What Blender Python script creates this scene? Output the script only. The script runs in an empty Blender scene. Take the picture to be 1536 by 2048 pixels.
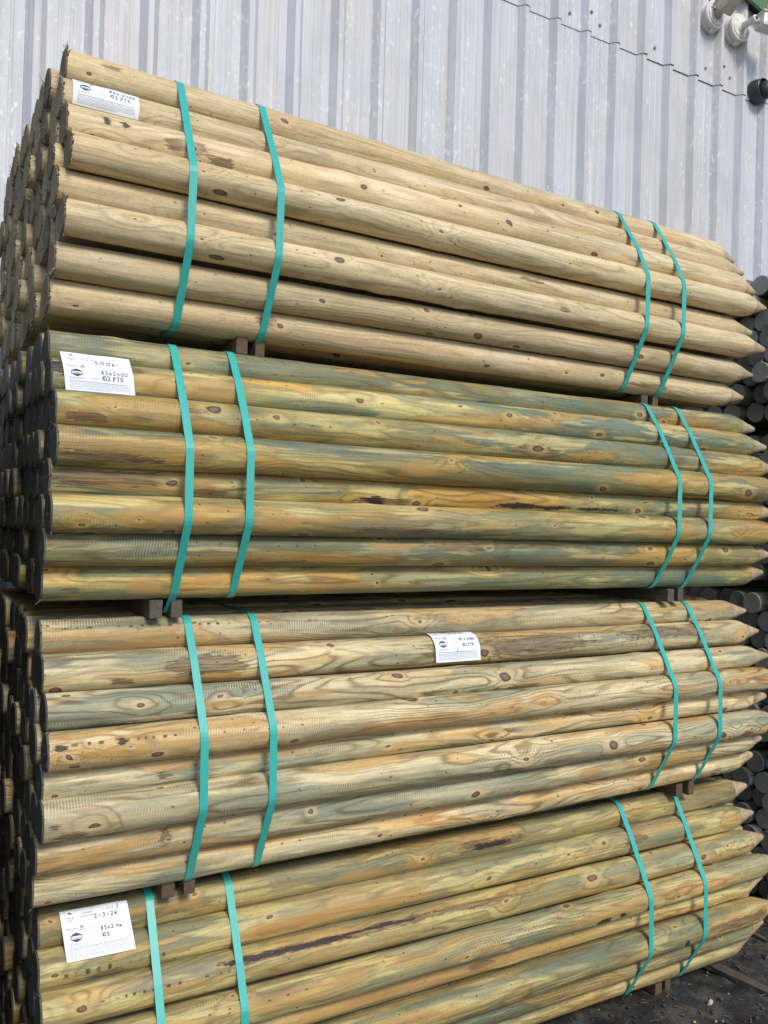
import bpy, bmesh, math, random
import numpy as np
from mathutils import Vector, Matrix

random.seed(7)
rng = np.random.default_rng(7)
SC = bpy.context.scene
COL = SC.collection
R_ = math.radians

# ------------------------------------------------------------------ camera
cam = bpy.data.cameras.new('camera'); camo = bpy.data.objects.new('camera', cam); COL.objects.link(camo)
cr = Vector((0.86205799, -0.50604883, 0.02775959)); cu = Vector((-0.02969985, 0.00423693, 0.99954988)); cf = Vector((0.50593867, 0.86249442, 0.01137709))
m = Matrix.Identity(4)
for i in range(3):
    m[i][0], m[i][1], m[i][2] = cr[i], cu[i], -cf[i]
m.translation = Vector((-0.32917759, -1.99438724, 1.51287694))
camo.matrix_world = m
cam.sensor_fit = 'AUTO'; cam.sensor_width = 36.0
cam.lens = 1736.083 / 2048 * 36.0
cam.clip_start = 0.05; cam.clip_end = 500
SC.camera = camo

# ------------------------------------------------------------------ light
SUN_DIR = Vector((0.02, -1.0, 0.86)).normalized()
w = bpy.data.worlds.new('World'); SC.world = w; w.use_nodes = True
wn = w.node_tree.nodes; wn.clear()
sky = wn.new('ShaderNodeTexSky'); sky.sky_type = 'NISHITA'; sky.sun_disc = False
sky.sun_elevation = math.asin(SUN_DIR.z); sky.sun_rotation = math.atan2(SUN_DIR.x, SUN_DIR.y)
sky.air_density = 1.0; sky.dust_density = 0.8; sky.ozone_density = 1.6
bg = wn.new('ShaderNodeBackground'); bg.inputs['Strength'].default_value = 0.13
wo = wn.new('ShaderNodeOutputWorld')
w.node_tree.links.new(sky.outputs[0], bg.inputs[0]); w.node_tree.links.new(bg.outputs[0], wo.inputs[0])
sun = bpy.data.lights.new('sun', 'SUN'); sun.energy = 2.3; sun.angle = R_(15); sun.color = (1.0, 0.92, 0.78)
suno = bpy.data.objects.new('sun', sun); COL.objects.link(suno)
suno.rotation_euler = (-SUN_DIR).to_track_quat('-Z', 'Y').to_euler()
suno.location = (2, -4, 8)
SC.view_settings.view_transform = 'Standard'; SC.view_settings.look = 'None'
SC.view_settings.gamma = 1.0; SC.view_settings.exposure = 0.35
SC.view_settings.use_curve_mapping = False

# ------------------------------------------------------------------ node helper
class NB:
    def __init__(self, name):
        self.mat = bpy.data.materials.new(name); self.mat.use_nodes = True
        self.nt = self.mat.node_tree; self.nt.nodes.clear()
        self.out = self.nt.nodes.new('ShaderNodeOutputMaterial')
        self.bsdf = self.nt.nodes.new('ShaderNodeBsdfPrincipled')
        self.nt.links.new(self.bsdf.outputs[0], self.out.inputs[0])
    def n(self, t): return self.nt.nodes.new(t)
    def put(self, sock, v):
        if isinstance(v, bpy.types.NodeSocket): self.nt.links.new(v, sock)
        elif isinstance(v, (tuple, list)):
            if sock.type == 'RGBA' and len(v) == 3: v = (*v, 1)
            sock.default_value = v
        else: sock.default_value = v
    def m(self, op, a, b=0.0, c=None, clamp=False):
        x = self.n('ShaderNodeMath'); x.operation = op; x.use_clamp = clamp
        self.put(x.inputs[0], a); self.put(x.inputs[1], b)
        if c is not None: self.put(x.inputs[2], c)
        return x.outputs[0]
    def add(self, a, b): return self.m('ADD', a, b)
    def mul(self, a, b): return self.m('MULTIPLY', a, b)
    def sub(self, a, b): return self.m('SUBTRACT', a, b)
    def fma(self, a, b, c): return self.m('MULTIPLY_ADD', a, b, c)
    def ss(self, x, lo, hi, a=0.0, b=1.0):
        r = self.n('ShaderNodeMapRange'); r.interpolation_type = 'SMOOTHSTEP'; r.clamp = True
        self.put(r.inputs[0], x); self.put(r.inputs[1], lo); self.put(r.inputs[2], hi); self.put(r.inputs[3], a); self.put(r.inputs[4], b)
        return r.outputs[0]
    def xyz(self, x=0.0, y=0.0, z=0.0):
        c = self.n('ShaderNodeCombineXYZ')
        for i, v in enumerate((x, y, z)): self.put(c.inputs[i], v)
        return c.outputs[0]
    def sep(self, v):
        s = self.n('ShaderNodeSeparateXYZ'); self.put(s.inputs[0], v); return s.outputs
    def noise(self, v, scale=1.0, detail=2.0, rough=0.5, dist=0.0, col=False):
        t = self.n('ShaderNodeTexNoise'); t.noise_dimensions = '3D'
        self.put(t.inputs['Vector'], v); self.put(t.inputs['Scale'], scale); self.put(t.inputs['Detail'], detail)
        self.put(t.inputs['Roughness'], rough); self.put(t.inputs['Distortion'], dist)
        return t.outputs['Color' if col else 'Fac']
    def vor(self, v, scale=1.0, dim='2D', rnd=1.0):
        t = self.n('ShaderNodeTexVoronoi'); t.voronoi_dimensions = dim
        self.put(t.inputs['Vector'], v); self.put(t.inputs['Scale'], scale); self.put(t.inputs['Randomness'], rnd)
        return t.outputs['Distance'], t.outputs['Color']
    def mix(self, f, a, b, mode='MIX'):
        x = self.n('ShaderNodeMix'); x.data_type = 'RGBA'; x.blend_type = mode; x.clamp_factor = True
        self.put(x.inputs[0], f); self.put(x.inputs[6], a); self.put(x.inputs[7], b)
        return x.outputs[2]
    def ramp(self, f, stops):
        r = self.n('ShaderNodeValToRGB'); e = r.color_ramp.elements
        while len(e) < len(stops): e.new(0.5)
        for el, (p, c) in zip(e, stops): el.position = p; el.color = (*c, 1)
        self.put(r.inputs[0], f); return r.outputs[0]
    def bump(self, h, strength=0.5, dist=0.002, prev=None):
        b = self.n('ShaderNodeBump'); self.put(b.inputs['Strength'], strength); self.put(b.inputs['Distance'], dist); self.put(b.inputs['Height'], h)
        if prev is not None: self.put(b.inputs['Normal'], prev)
        return b.outputs[0]
    def done(self, col, rough=0.6, normal=None, spec=0.4, metal=0.0, **kw):
        b = self.bsdf
        self.put(b.inputs['Base Color'], col); self.put(b.inputs['Roughness'], rough); self.put(b.inputs['Specular IOR Level'], spec); self.put(b.inputs['Metallic'], metal)
        for k, v in kw.items(): self.put(b.inputs[k], v)
        if normal is not None: self.put(b.inputs['Normal'], normal)
        return self.mat
    def obj(self): t = self.n('ShaderNodeTexCoord'); return t.outputs['Object']
    def geo(self): t = self.n('ShaderNodeNewGeometry'); return t.outputs['Position']
    def info(self): return self.n('ShaderNodeObjectInfo').outputs

# ------------------------------------------------------------------ materials
def wood(name, stops, pale, knot, line_amt=0.45, ripple=1.0, incise=0.6, bark=(0.11, 0.062, 0.04), rough=0.55, tan=None, bumpk=1.0, flame=0.60):
    """Peeled, pressure-treated round timber. UV is in metres: u along the pole, v round it."""
    B = NB(name)
    uv = B.n('ShaderNodeUVMap').outputs[0]; u, v, _ = B.sep(uv)
    inf = B.info(); rnd = inf['Random']
    cr_, cg_, cb_ = B.n('ShaderNodeSeparateColor').outputs[:3]
    sc = cr_.node; B.put(sc.inputs[0], inf['Color']); ca_ = inf['Alpha']
    seed = B.mul(rnd, 61.0)
    def P(su, sv, off=0.0): return B.xyz(B.mul(u, su), B.mul(v, sv), B.add(seed, off))
    # knots
    kw = B.noise(P(14, 30, 3.0), 1.0, 2.0)
    kx = B.add(B.fma(u, 6.2, B.mul(rnd, 17.0)), B.mul(kw, 0.24)); ky = B.add(B.fma(v, 10.5, B.mul(rnd, 29.0)), B.mul(kw, 0.24))
    kd, kc = B.vor(B.xyz(kx, ky), 1.0, '2D', 0.9)
    kr = B.sep(kc)[0]; kg = B.sep(kc)[1]
    dm = B.mul(kd, 0.115)                                     # metres, roughly
    rad = B.mul(B.m('MAXIMUM', B.sub(kr, 0.40), 0.0), B.fma(B.sep(kc)[2], 0.016, 0.011))
    kcore = B.mul(B.ss(dm, B.mul(rad, 1.15), B.mul(rad, 0.75)), B.ss(rad, 0.0008, 0.0016))
    kin = B.mul(B.ss(dm, B.mul(rad, 0.75), B.mul(rad, 0.45)), B.ss(rad, 0.0008, 0.0016))
    khalo = B.mul(B.ss(dm, B.fma(rad, 2.6, 0.004), rad), B.ss(rad, 0.001, 0.003))
    # second, smaller knots
    k2d, k2c = B.vor(B.xyz(B.fma(u, 17.0, B.mul(rnd, 7.0)), B.fma(v, 26.0, B.mul(rnd, 11.0))), 1.0, '2D', 1.0)
    k2r = B.sep(k2c)[0]; d2 = B.mul(k2d, 0.045)
    rad2 = B.mul(B.m('MAXIMUM', B.sub(k2r, 0.82), 0.0), 0.018)
    k2 = B.mul(B.ss(d2, B.mul(rad2, 1.2), B.mul(rad2, 0.6)), B.ss(rad2, 0.0003, 0.0008))
    # grain field: contours of it are the growth-ring flames
    wv = B.noise(P(3.5, 9, 9.0), 1.0, 2.0)
    g0 = B.noise(B.xyz(B.mul(u, 1.0), B.add(B.mul(v, 11.0), B.mul(wv, 0.45)), seed), 1.0, 1.6, 0.45)
    g = B.add(g0, B.mul(B.mul(B.ss(dm, 0.060, 0.0), B.ss(rad, 0.0008, 0.004)), B.fma(kg, 0.16, -0.01)))
    jag = B.noise(P(22, 90, 4.0), 1.0, 3.0)
    gj = B.fma(B.sub(jag, 0.5), 0.020, g)
    ph = B.mul(gj, 2 * math.pi * 17.0)
    ln = B.m('POWER', B.fma(B.m('SINE', ph), 0.5, 0.5), 4.0)
    lmask = B.ss(B.noise(P(1.6, 9, 21.0), 1.0, 2.0), 0.36, 0.62)
    ln = B.mul(ln, B.fma(lmask, 0.85, 0.15))
    # colour
    blot = B.noise(P(2.2, 15, 33.0), 1.0, 3.0, 0.55)
    gc = B.add(B.fma(B.sub(g, 0.5), 1.75, 0.5), B.mul(B.sub(blot, 0.5), 0.85))
    gc = B.add(gc, B.mul(B.sub(cr_, 0.5), 0.36))
    strk = B.noise(P(2.6, 85, 57.0), 1.0, 4.0, 0.62)
    gc = B.add(B.fma(B.sub(jag, 0.5), 0.16, gc), B.mul(B.sub(strk, 0.5), 0.50))
    col = B.ramp(gc, stops)
    if tan is not None:
        col = B.mix(B.mul(cg_, 1.0), col, tan)
    pm = B.mul(B.ss(B.add(B.noise(P(3.0, 22, 41.0), 1.0, 3.0, 0.6), B.mul(B.sub(strk, 0.5), 0.25)), 0.50, 0.58), 0.65)
    col = B.mix(pm, col, pale)
    gf = B.add(B.noise(B.xyz(B.mul(u, 1.9), B.add(B.mul(v, 12.0), B.mul(wv, 0.9)), B.add(seed, 7.0)), 1.0, 2.5, 0.5), B.mul(B.sub(jag, 0.5), 0.03))
    gf = B.add(gf, B.mul(B.sub(g, g0), 0.5))
    f1 = B.ss(gf, 0.575, 0.60); f1e = B.mul(B.ss(gf, 0.560, 0.578), B.ss(gf, 0.610, 0.585))
    f2 = B.ss(gf, 0.43, 0.405); f2e = B.mul(B.ss(gf, 0.450, 0.430), B.ss(gf, 0.39, 0.42))
    col = B.mix(B.mul(f1, flame), col, stops[-2][1])
    col = B.mix(B.mul(f2, flame * 0.75), col, stops[0][1])
    col = B.mix(B.mul(B.add(f1e, B.mul(f2e, 0.6)), flame * 0.6), col, (0.15, 0.095, 0.035))
    # broad light/dark of the weathering
    tone = B.noise(P(0.9, 6, 51.0), 1.0, 2.0)
    fib = B.noise(P(9, 520, 2.0), 1.0, 2.0, 0.6)
    fine = B.noise(P(160, 420, 6.0), 1.0, 2.0, 0.6)
    grit = B.noise(P(70, 190, 59.0), 1.0, 4.0, 0.7)
    val = B.add(B.add(B.fma(B.sub(tone, 0.5), 0.60, 1.0), B.mul(B.sub(fib, 0.5), 0.60)), B.mul(B.sub(fine, 0.5), 0.45))
    val = B.add(B.add(val, B.mul(B.sub(strk, 0.5), 0.75)), B.mul(B.sub(grit, 0.5), 0.55))
    val = B.mul(val, B.fma(B.m('FRACT', B.mul(rnd, 9.7)), 0.34, 0.84))
    col = B.mix(1.0, col, B.xyz(val, val, val), 'MULTIPLY')
    col = B.mix(B.mul(ln, line_amt), col, (0.13, 0.085, 0.035))
    # grey bloom
    gm = B.mul(B.ss(B.noise(P(2.0, 12, 71.0), 1.0, 4.0, 0.65), 0.54, 0.74), 0.5)
    col = B.mix(gm, col, (0.33, 0.275, 0.20))
    # debarker ripple marks
    rp = B.m('SINE', B.mul(B.add(B.add(u, B.mul(v, 0.12)), B.mul(B.noise(P(5, 12, 81.0), 1.0, 2.0), 0.02)), 2 * math.pi / 0.0064))
    rmask = B.mul(B.ss(B.noise(P(2.4, 17, 91.0), 1.0, 2.0), 0.48, 0.66), B.mul(cb_, ripple))
    rmask = B.mul(rmask, B.ss(B.noise(P(45, 130, 93.0), 1.0, 2.0), 0.30, 0.55))
    rl = B.mul(B.fma(rp, 0.5, 0.5), rmask)
    col = B.mix(B.mul(rl, 0.70), col, B.mix(0.7, pale, (0.74, 0.68, 0.50)))
    col = B.mix(B.mul(B.sub(rmask, rl), 0.30), col, (0.16, 0.115, 0.06))
    # incising slits towards the pointed end
    iu = B.mul(u, 1 / 0.0125); ivr = B.mul(v, 1 / 0.0085)
    row = B.m('FLOOR', ivr); iu = B.add(iu, B.mul(B.m('MODULO', row, 2.0), 0.5))
    fu = B.m('ABSOLUTE', B.sub(B.m('FRACT', iu), 0.5)); fv = B.m('ABSOLUTE', B.sub(B.m('FRACT', ivr), 0.5))
    slit = B.mul(B.ss(fu, 0.26, 0.12), B.ss(fv, 0.22, 0.07))
    imask = B.mul(B.mul(B.ss(u, 0.85, 1.25), B.ss(u, 2.29, 2.26)), B.ss(B.noise(P(1.6, 40, 13.0), 1.0, 2.0), 0.50, 0.64))
    slit = B.mul(B.mul(slit, imask), incise)
    col = B.mix(slit, col, (0.06, 0.035, 0.018))
    # bark left on, dark stains
    bn = B.noise(P(5.5, 26, 17.0), 1.0, 5.0, 0.62)
    bth = B.fma(ca_, -0.30, 0.86)
    bm = B.ss(bn, bth, B.add(bth, 0.035))
    bcol = B.mix(B.noise(P(60, 160, 19.0), 1.0, 2.0), bark, (bark[0] * 0.32, bark[1] * 0.32, bark[2] * 0.36))
    col = B.mix(B.mul(bm, 0.92), col, bcol)
    inner = B.mul(B.ss(bn, B.sub(bth, 0.05), bth), B.sub(1.0, bm))
    col = B.mix(B.mul(inner, 0.55), col, (0.50, 0.30, 0.09))
    # stains, bark and dash marks that have a place of their own on this pole
    at = B.n('ShaderNodeAttribute'); at.attribute_type = 'GEOMETRY'; at.attribute_name = 'stain'
    sr_, sg_, sb_ = B.sep(at.outputs['Vector']); sa_ = at.outputs['Alpha']
    nz = B.add(B.mul(B.sub(B.noise(P(10, 60, 37.0), 1.0, 3.0, 0.6), 0.5), 1.5), B.mul(B.sub(B.noise(P(40, 300, 38.0), 1.0, 3.0, 0.6), 0.5), 1.3))
    nz2 = B.add(B.mul(B.sub(g, 0.5), 3.0), B.mul(B.sub(B.noise(P(3, 90, 39.0), 1.0, 4.0, 0.6), 0.5), 1.6))
    om = B.mul(B.ss(B.add(sb_, B.mul(nz2, B.ss(sb_, 0.02, 0.2))), 0.35, 0.75), 0.62)
    col = B.mix(om, col, B.mix(B.noise(P(7, 60, 43.0), 1.0, 3.0), (0.34, 0.165, 0.05), (0.50, 0.33, 0.115)))
    rm = B.ss(B.add(sr_, B.mul(nz, B.ss(sr_, 0.02, 0.2))), 0.40, 0.62)
    col = B.mix(B.mul(rm, B.fma(fib, 0.7, 0.40)), col, B.mix(B.ss(B.noise(P(14, 260, 45.0), 1.0, 4.0, 0.65), 0.32, 0.68), (0.045, 0.026, 0.018), (0.25, 0.165, 0.095)))
    gm2 = B.ss(B.add(sg_, B.mul(nz, B.ss(sg_, 0.02, 0.2))), 0.42, 0.60)
    col = B.mix(B.mul(gm2, 0.93), col, (0.022, 0.014, 0.018))
    dsh = B.mul(B.ss(B.m('ABSOLUTE', B.sub(B.m('FRACT', B.add(B.mul(u, 1 / 0.024), B.mul(B.noise(P(11, 1, 61.0), 1.0, 2.0), 2.6))), 0.5)), 0.20, 0.10), B.ss(B.fma(nz, 0.45, sa_), 0.45, 0.66)); dsh = B.mul(dsh, B.ss(B.noise(P(17, 1, 63.0), 1.0, 2.0), 0.36, 0.56))
    col = B.mix(B.mul(dsh, 0.9), col, (0.055, 0.03, 0.022))
    # small dark nicks and pits
    nd, nc = B.vor(B.xyz(B.fma(u, 42.0, B.mul(rnd, 5.0)), B.fma(v, 75.0, B.mul(rnd, 3.0))), 1.0, '2D', 1.0)
    nick = B.mul(B.ss(nd, B.fma(B.sep(nc)[1], 0.22, 0.06), 0.05), B.mul(B.ss(B.sep(nc)[0], 0.93, 0.955), B.ss(B.noise(P(4, 10, 77.0), 1.0, 2.0), 0.42, 0.6)))
    col = B.mix(B.mul(nick, 0.85), col, (0.05, 0.028, 0.018))
    # knots on top
    col = B.mix(B.mul(khalo, 0.55), col, B.mix(0.35, pale, (0.45, 0.29, 0.12)))
    col = B.mix(B.mul(kcore, 0.95), col, (0.055, 0.026, 0.018))
    krn = B.m('SINE', B.mul(dm, 2600.0))
    col = B.mix(B.mul(kin, 0.92), col, B.mix(B.fma(krn, 0.35, 0.4), knot, (knot[0] * 0.42, knot[1] * 0.36, knot[2] * 0.36)))
    col = B.mix(B.mul(k2, 0.85), col, (0.085, 0.042, 0.028))
    # the turned point: fresh, fibrous wood
    tp = B.ss(B.add(u, B.mul(B.sub(jag, 0.5), 0.012)), 2.306, 2.314)
    col = B.mix(B.mul(tp, 0.80), col, B.mix(B.noise(P(120, 30, 23.0), 1.0, 2.0), (0.30, 0.21, 0.13), (0.60, 0.52, 0.36)))
    tr = B.m('SINE', B.mul(B.add(u, B.mul(B.sub(jag, 0.5), 0.004)), 2 * math.pi / 0.0088))
    col = B.mix(B.mul(B.mul(tp, B.ss(tr, 0.1, 0.9)), 0.55), col, (0.13, 0.085, 0.05))
    # relief
    h = B.add(B.mul(fib, 0.10), B.mul(ln, -0.16))
    h = B.add(h, B.mul(fine, 0.16)); h = B.add(h, B.mul(rl, 0.30)); h = B.add(h, B.mul(slit, -0.8)); h = B.add(h, B.mul(bm, 0.9)); h = B.add(h, B.mul(rm, 0.8)); h = B.add(h, B.mul(gm2, -0.5)); h = B.add(h, B.mul(dsh, -0.6))
    h = B.add(h, B.mul(khalo, 0.7)); h = B.add(h, B.mul(kcore, -0.35)); h = B.add(h, B.mul(nick, -0.6)); h = B.add(h, B.mul(B.noise(P(30, 60, 29.0), 1.0, 3.0), 0.35))
    nm = B.bump(h, 0.75 * bumpk, 0.0026)
    return B.done(col, B.fma(fib, 0.2, rough - 0.1), nm, 0.35)

def endgrain(name, a, b, pith=0.5):
    B = NB(name); o = B.obj(); x, y, z = B.sep(o); inf = B.info(); rnd = inf['Random']
    s = B.mul(rnd, 40.0)
    n = B.noise(B.xyz(B.mul(y, 25), B.mul(z, 25), s), 1.0, 3.0)
    yy = B.add(y, B.mul(B.sub(rnd, 0.5), 0.012)); zz = B.add(z, B.mul(B.sub(B.m('FRACT', B.mul(rnd, 7.3)), 0.5), 0.012))
    r = B.m('SQRT', B.add(B.mul(yy, yy), B.mul(zz, zz)))
    ring = B.fma(B.m('SINE', B.mul(B.add(r, B.mul(n, 0.006)), 2 * math.pi / 0.0042)), 0.5, 0.5)
    saw = B.noise(B.xyz(B.mul(B.add(y, z), 260), B.mul(B.sub(y, z), 30), s), 1.0, 2.0)
    c = B.mix(B.fma(ring, 0.45, B.mul(n, 0.45)), a, b)
    val = B.mul(B.fma(B.m('FRACT', B.mul(rnd, 13.7)), 0.7, 0.65), B.fma(saw, 0.5, 0.75))
    c = B.mix(1.0, c, B.xyz(val, val, val), 'MULTIPLY')
    pm = B.mul(B.ss(r, 0.0032, 0.0020), B.ss(B.m('FRACT', B.mul(rnd, 5.1)), pith, pith - 0.05))
    c = B.mix(pm, c, (0.62, 0.60, 0.55))
    # radial checks
    an = B.m('ARCTAN2', zz, yy)
    ck = B.noise(B.xyz(B.mul(an, 1.6), B.mul(r, 4), s), 3.0, 1.0)
    ckm = B.mul(B.ss(B.m('ABSOLUTE', B.sub(ck, 0.5)), 0.008, 0.0), B.mul(B.ss(r, 0.004, 0.012), B.ss(rnd, 0.3, 0.5)))
    c = B.mix(B.mul(ckm, 0.7), c, (0.02, 0.015, 0.01))
    return B.done(c, 0.85, B.bump(B.add(saw, B.mul(ring, 0.4)), 0.5, 0.0015), 0.2)

GREEN = (0.165, 0.20, 0.125)
W1 = wood('timber_tan', [(0.14, (0.36, 0.32, 0.20)), (0.38, (0.49, 0.405, 0.23)), (0.58, (0.54, 0.43, 0.245)), (0.76, (0.53, 0.385, 0.205)), (0.92, (0.42, 0.30, 0.175))],
          (0.62, 0.51, 0.345), (0.29, 0.165, 0.095), 0.36, 0.18, 0.22, rough=0.56, bumpk=0.8, flame=0.22, tan=(0.52, 0.405, 0.25))
W2 = wood('timber_green', [(0.16, (0.105, 0.165, 0.13)), (0.36, (0.185, 0.205, 0.105)), (0.50, (0.265, 0.24, 0.105)), (0.63, (0.40, 0.305, 0.095)), (0.77, (0.48, 0.275, 0.065)), (0.92, (0.27, 0.125, 0.045))],
          (0.56, 0.475, 0.20), (0.29, 0.18, 0.14), 0.62, 0.45, 0.38, tan=(0.23, 0.205, 0.11), bumpk=0.9)
W3 = wood('timber_cream', [(0.14, (0.20, 0.245, 0.195)), (0.32, (0.34, 0.32, 0.195)), (0.48, (0.46, 0.39, 0.23)), (0.62, (0.56, 0.435, 0.235)), (0.77, (0.54, 0.32, 0.10)), (0.9, (0.40, 0.20, 0.07))],
          (0.68, 0.575, 0.35), (0.30, 0.18, 0.14), 0.80, 0.9, 0.5, tan=(0.40, 0.335, 0.195))
W4 = wood('timber_olive', [(0.12, (0.145, 0.19, 0.13)), (0.32, (0.225, 0.225, 0.12)), (0.48, (0.31, 0.26, 0.12)), (0.62, (0.40, 0.30, 0.115)), (0.76, (0.46, 0.275, 0.085)), (0.9, (0.28, 0.14, 0.05))],
          (0.56, 0.465, 0.20), (0.28, 0.165, 0.12), 0.62, 0.45, 0.5, tan=(0.235, 0.195, 0.095))
W5 = wood('timber_weathered', [(0.2, (0.085, 0.09, 0.075)), (0.5, (0.14, 0.13, 0.10)), (0.8, (0.17, 0.14, 0.095))],
          (0.2, 0.19, 0.15), (0.09, 0.06, 0.045), 0.4, 0.3, 0.5, tan=(0.13, 0.125, 0.10))
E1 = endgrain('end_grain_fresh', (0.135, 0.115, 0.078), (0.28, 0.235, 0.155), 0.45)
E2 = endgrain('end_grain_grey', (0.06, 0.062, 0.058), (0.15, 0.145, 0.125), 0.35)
E5 = endgrain('end_grain_weathered', (0.20, 0.205, 0.185), (0.40, 0.39, 0.34), 0.5)

def strap_mat():
    B = NB('polyester_strap'); o = B.obj(); x, y, z = B.sep(o)
    n = B.noise(B.xyz(B.mul(x, 300), B.mul(y, 40), B.mul(z, 40)), 1.0, 2.0)
    d = B.noise(B.xyz(B.mul(x, 60), B.mul(y, 9), B.mul(z, 9)), 1.0, 3.0, 0.6)
    c = B.mix(n, (0.03, 0.34, 0.305), (0.045, 0.45, 0.41))
    c = B.mix(B.mul(B.ss(d, 0.62, 0.75), 0.35), c, (0.12, 0.30, 0.26))
    c = B.mix(B.mul(B.ss(B.noise(B.xyz(B.mul(x, 500), B.mul(y, 14), B.mul(z, 14)), 1.0, 4.0, 0.7), 0.58, 0.70), 0.5), c, (0.16, 0.42, 0.39))
    wv = B.m('SINE', B.mul(x, 2 * math.pi / 0.0016))
    return B.done(c, B.fma(d, 0.15, 0.25), B.bump(B.add(B.mul(wv, 0.1), n), 0.15, 0.0006), 0.6, **{'Coat Weight': 0.15, 'Coat Roughness': 0.25})
STRAP = strap_mat()

def batten_mat(name, a, b):
    B = NB(name); o = B.obj(); x, y, z = B.sep(o); s = B.mul(B.info()['Random'], 30.0)
    f = B.noise(B.xyz(B.mul(x, 120), B.mul(y, 5), B.fma(z, 120, s)), 1.0, 3.0, 0.6)
    f2 = B.noise(B.xyz(B.mul(x, 20), B.mul(y, 20), B.fma(z, 20, s)), 1.0, 4.0, 0.6)
    c = B.mix(f, a, b); v = B.fma(f2, 0.9, 0.55)
    c = B.mix(1.0, c, B.xyz(v, v, v), 'MULTIPLY')
    return B.done(c, 0.8, B.bump(f, 0.6, 0.002), 0.25)
BAT_A = batten_mat('batten_brown', (0.055, 0.038, 0.026), (0.15, 0.105, 0.07))
BAT_B = batten_mat('batten_grey', (0.05, 0.045, 0.038), (0.13, 0.115, 0.095))
PLANK = batten_mat('old_plank', (0.045, 0.038, 0.03), (0.15, 0.125, 0.10))

def clad_mat():
    B = NB('weathered_cladding'); p = B.geo(); x, y, z = B.sep(p); s = B.mul(B.info()['Random'], 20.0)
    st = B.noise(B.xyz(B.mul(x, 95), B.mul(y, 60), B.mul(z, 1.1)), 1.0, 4.0, 0.65)
    st2 = B.noise(B.xyz(B.mul(x, 22), B.mul(y, 22), B.fma(z, 0.7, s)), 1.0, 3.0, 0.6)
    bl = B.noise(B.xyz(B.mul(x, 2.2), B.mul(y, 2), B.fma(z, 1.4, s)), 1.0, 3.0, 0.6)
    sp = B.noise(B.xyz(B.mul(x, 55), B.mul(y, 55), B.mul(z, 26)), 1.0, 5.0, 0.7)
    c = B.mix(st2, (0.43, 0.46, 0.535), (0.56, 0.585, 0.655))
    c = B.mix(B.mul(B.ss(st, 0.46, 0.70), 0.7), c, (0.44, 0.39, 0.36))
    c = B.mix(B.mul(B.ss(st, 0.64, 0.80), 0.6), c, (0.27, 0.21, 0.17))
    c = B.mix(B.mul(B.ss(bl, 0.42, 0.65), 0.30), c, (0.54, 0.47, 0.45))
    mot = B.noise(B.xyz(B.mul(x, 6), B.mul(y, 6), B.mul(z, 3.0)), 1.0, 5.0, 0.7)
    c = B.mix(B.mul(B.ss(mot, 0.45, 0.62), 0.45), c, (0.39, 0.41, 0.46))
    drip = B.mul(B.ss(B.noise(B.xyz(B.mul(x, 38), B.mul(y, 38), B.mul(z, 0.5)), 1.0, 3.0, 0.6), 0.60, 0.72), 0.55)
    c = B.mix(drip, c, (0.70, 0.71, 0.74))
    chalk = B.mul(B.ss(sp, 0.54, 0.68), B.ss(B.noise(B.xyz(B.mul(x, 9), y, B.mul(z, 1.7)), 1.0, 3.0), 0.44, 0.58))
    c = B.mix(B.mul(chalk, 0.7), c, (0.80, 0.80, 0.80))
    return B.done(c, B.fma(st, 0.2, 0.42), B.bump(B.add(B.mul(sp, 0.4), B.noise(B.xyz(B.mul(x, 7), y, B.mul(z, 3)), 1.0, 2.0)), 0.2, 0.004), 0.5)
CLAD = clad_mat()

def simple(name, c, rough=0.5, spec=0.5, metal=0.0, var=0.25, scale=30.0, bump=0.15, dirt=None, dirt_amt=0.5):
    B = NB(name); o = B.obj(); n = B.noise(o, scale, 4.0, 0.6)
    v = B.fma(B.sub(n, 0.5), var * 2, 1.0)
    col = B.mix(1.0, c, B.xyz(v, v, v), 'MULTIPLY')
    if dirt is not None:
        d = B.noise(o, scale * 0.5, 4.0, 0.65)
        col = B.mix(B.mul(B.ss(d, 0.48, 0.66), dirt_amt), col, dirt)
    return B.done(col, B.fma(n, 0.2, rough - 0.1), B.bump(n, bump, 0.002), spec, metal)
CHIP = simple('wood_chip', (0.16, 0.10, 0.06), 0.8, 0.3, var=0.5, scale=60, bump=0.5)
CAMW = simple('camera_white', (0.72, 0.71, 0.69), 0.4, 0.5, var=0.08, dirt=(0.50, 0.40, 0.30), dirt_amt=0.4)
CAMD = simple('camera_dirty', (0.55, 0.48, 0.40), 0.55, 0.4, var=0.2, dirt=(0.33, 0.22, 0.13), dirt_amt=0.6, scale=60)
CAMK = simple('camera_dark', (0.035, 0.038, 0.05), 0.35, 0.5, var=0.15)
CAMG = simple('camera_face', (0.17, 0.165, 0.16), 0.4, 0.5, var=0.2)
STEEL = simple('screw_steel', (0.30, 0.29, 0.29), 0.45, 0.5, 0.3, var=0.3, scale=200)
RUBBER = simple('rubber_black', (0.02, 0.02, 0.02), 0.7, 0.3)
GREENP = simple('green_paint', (0.075, 0.17, 0.07), 0.45, 0.5, var=0.2, scale=12, dirt=(0.12, 0.16, 0.10), dirt_amt=0.4)
PAPER = simple('ticket_paper', (0.76, 0.79, 0.84), 0.6, 0.4, var=0.03, scale=90, bump=0.05)
INK = simple('ballpoint_ink', (0.025, 0.025, 0.06), 0.5, 0.4, var=0.1)
PRINT = simple('print_navy', (0.045, 0.045, 0.12), 0.6, 0.3, var=0.1)
PRINTG = simple('print_grey', (0.34, 0.37, 0.45), 0.6, 0.3, var=0.1)
PRINTR = simple('print_red', (0.38, 0.10, 0.12), 0.6, 0.3, var=0.1)

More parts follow.
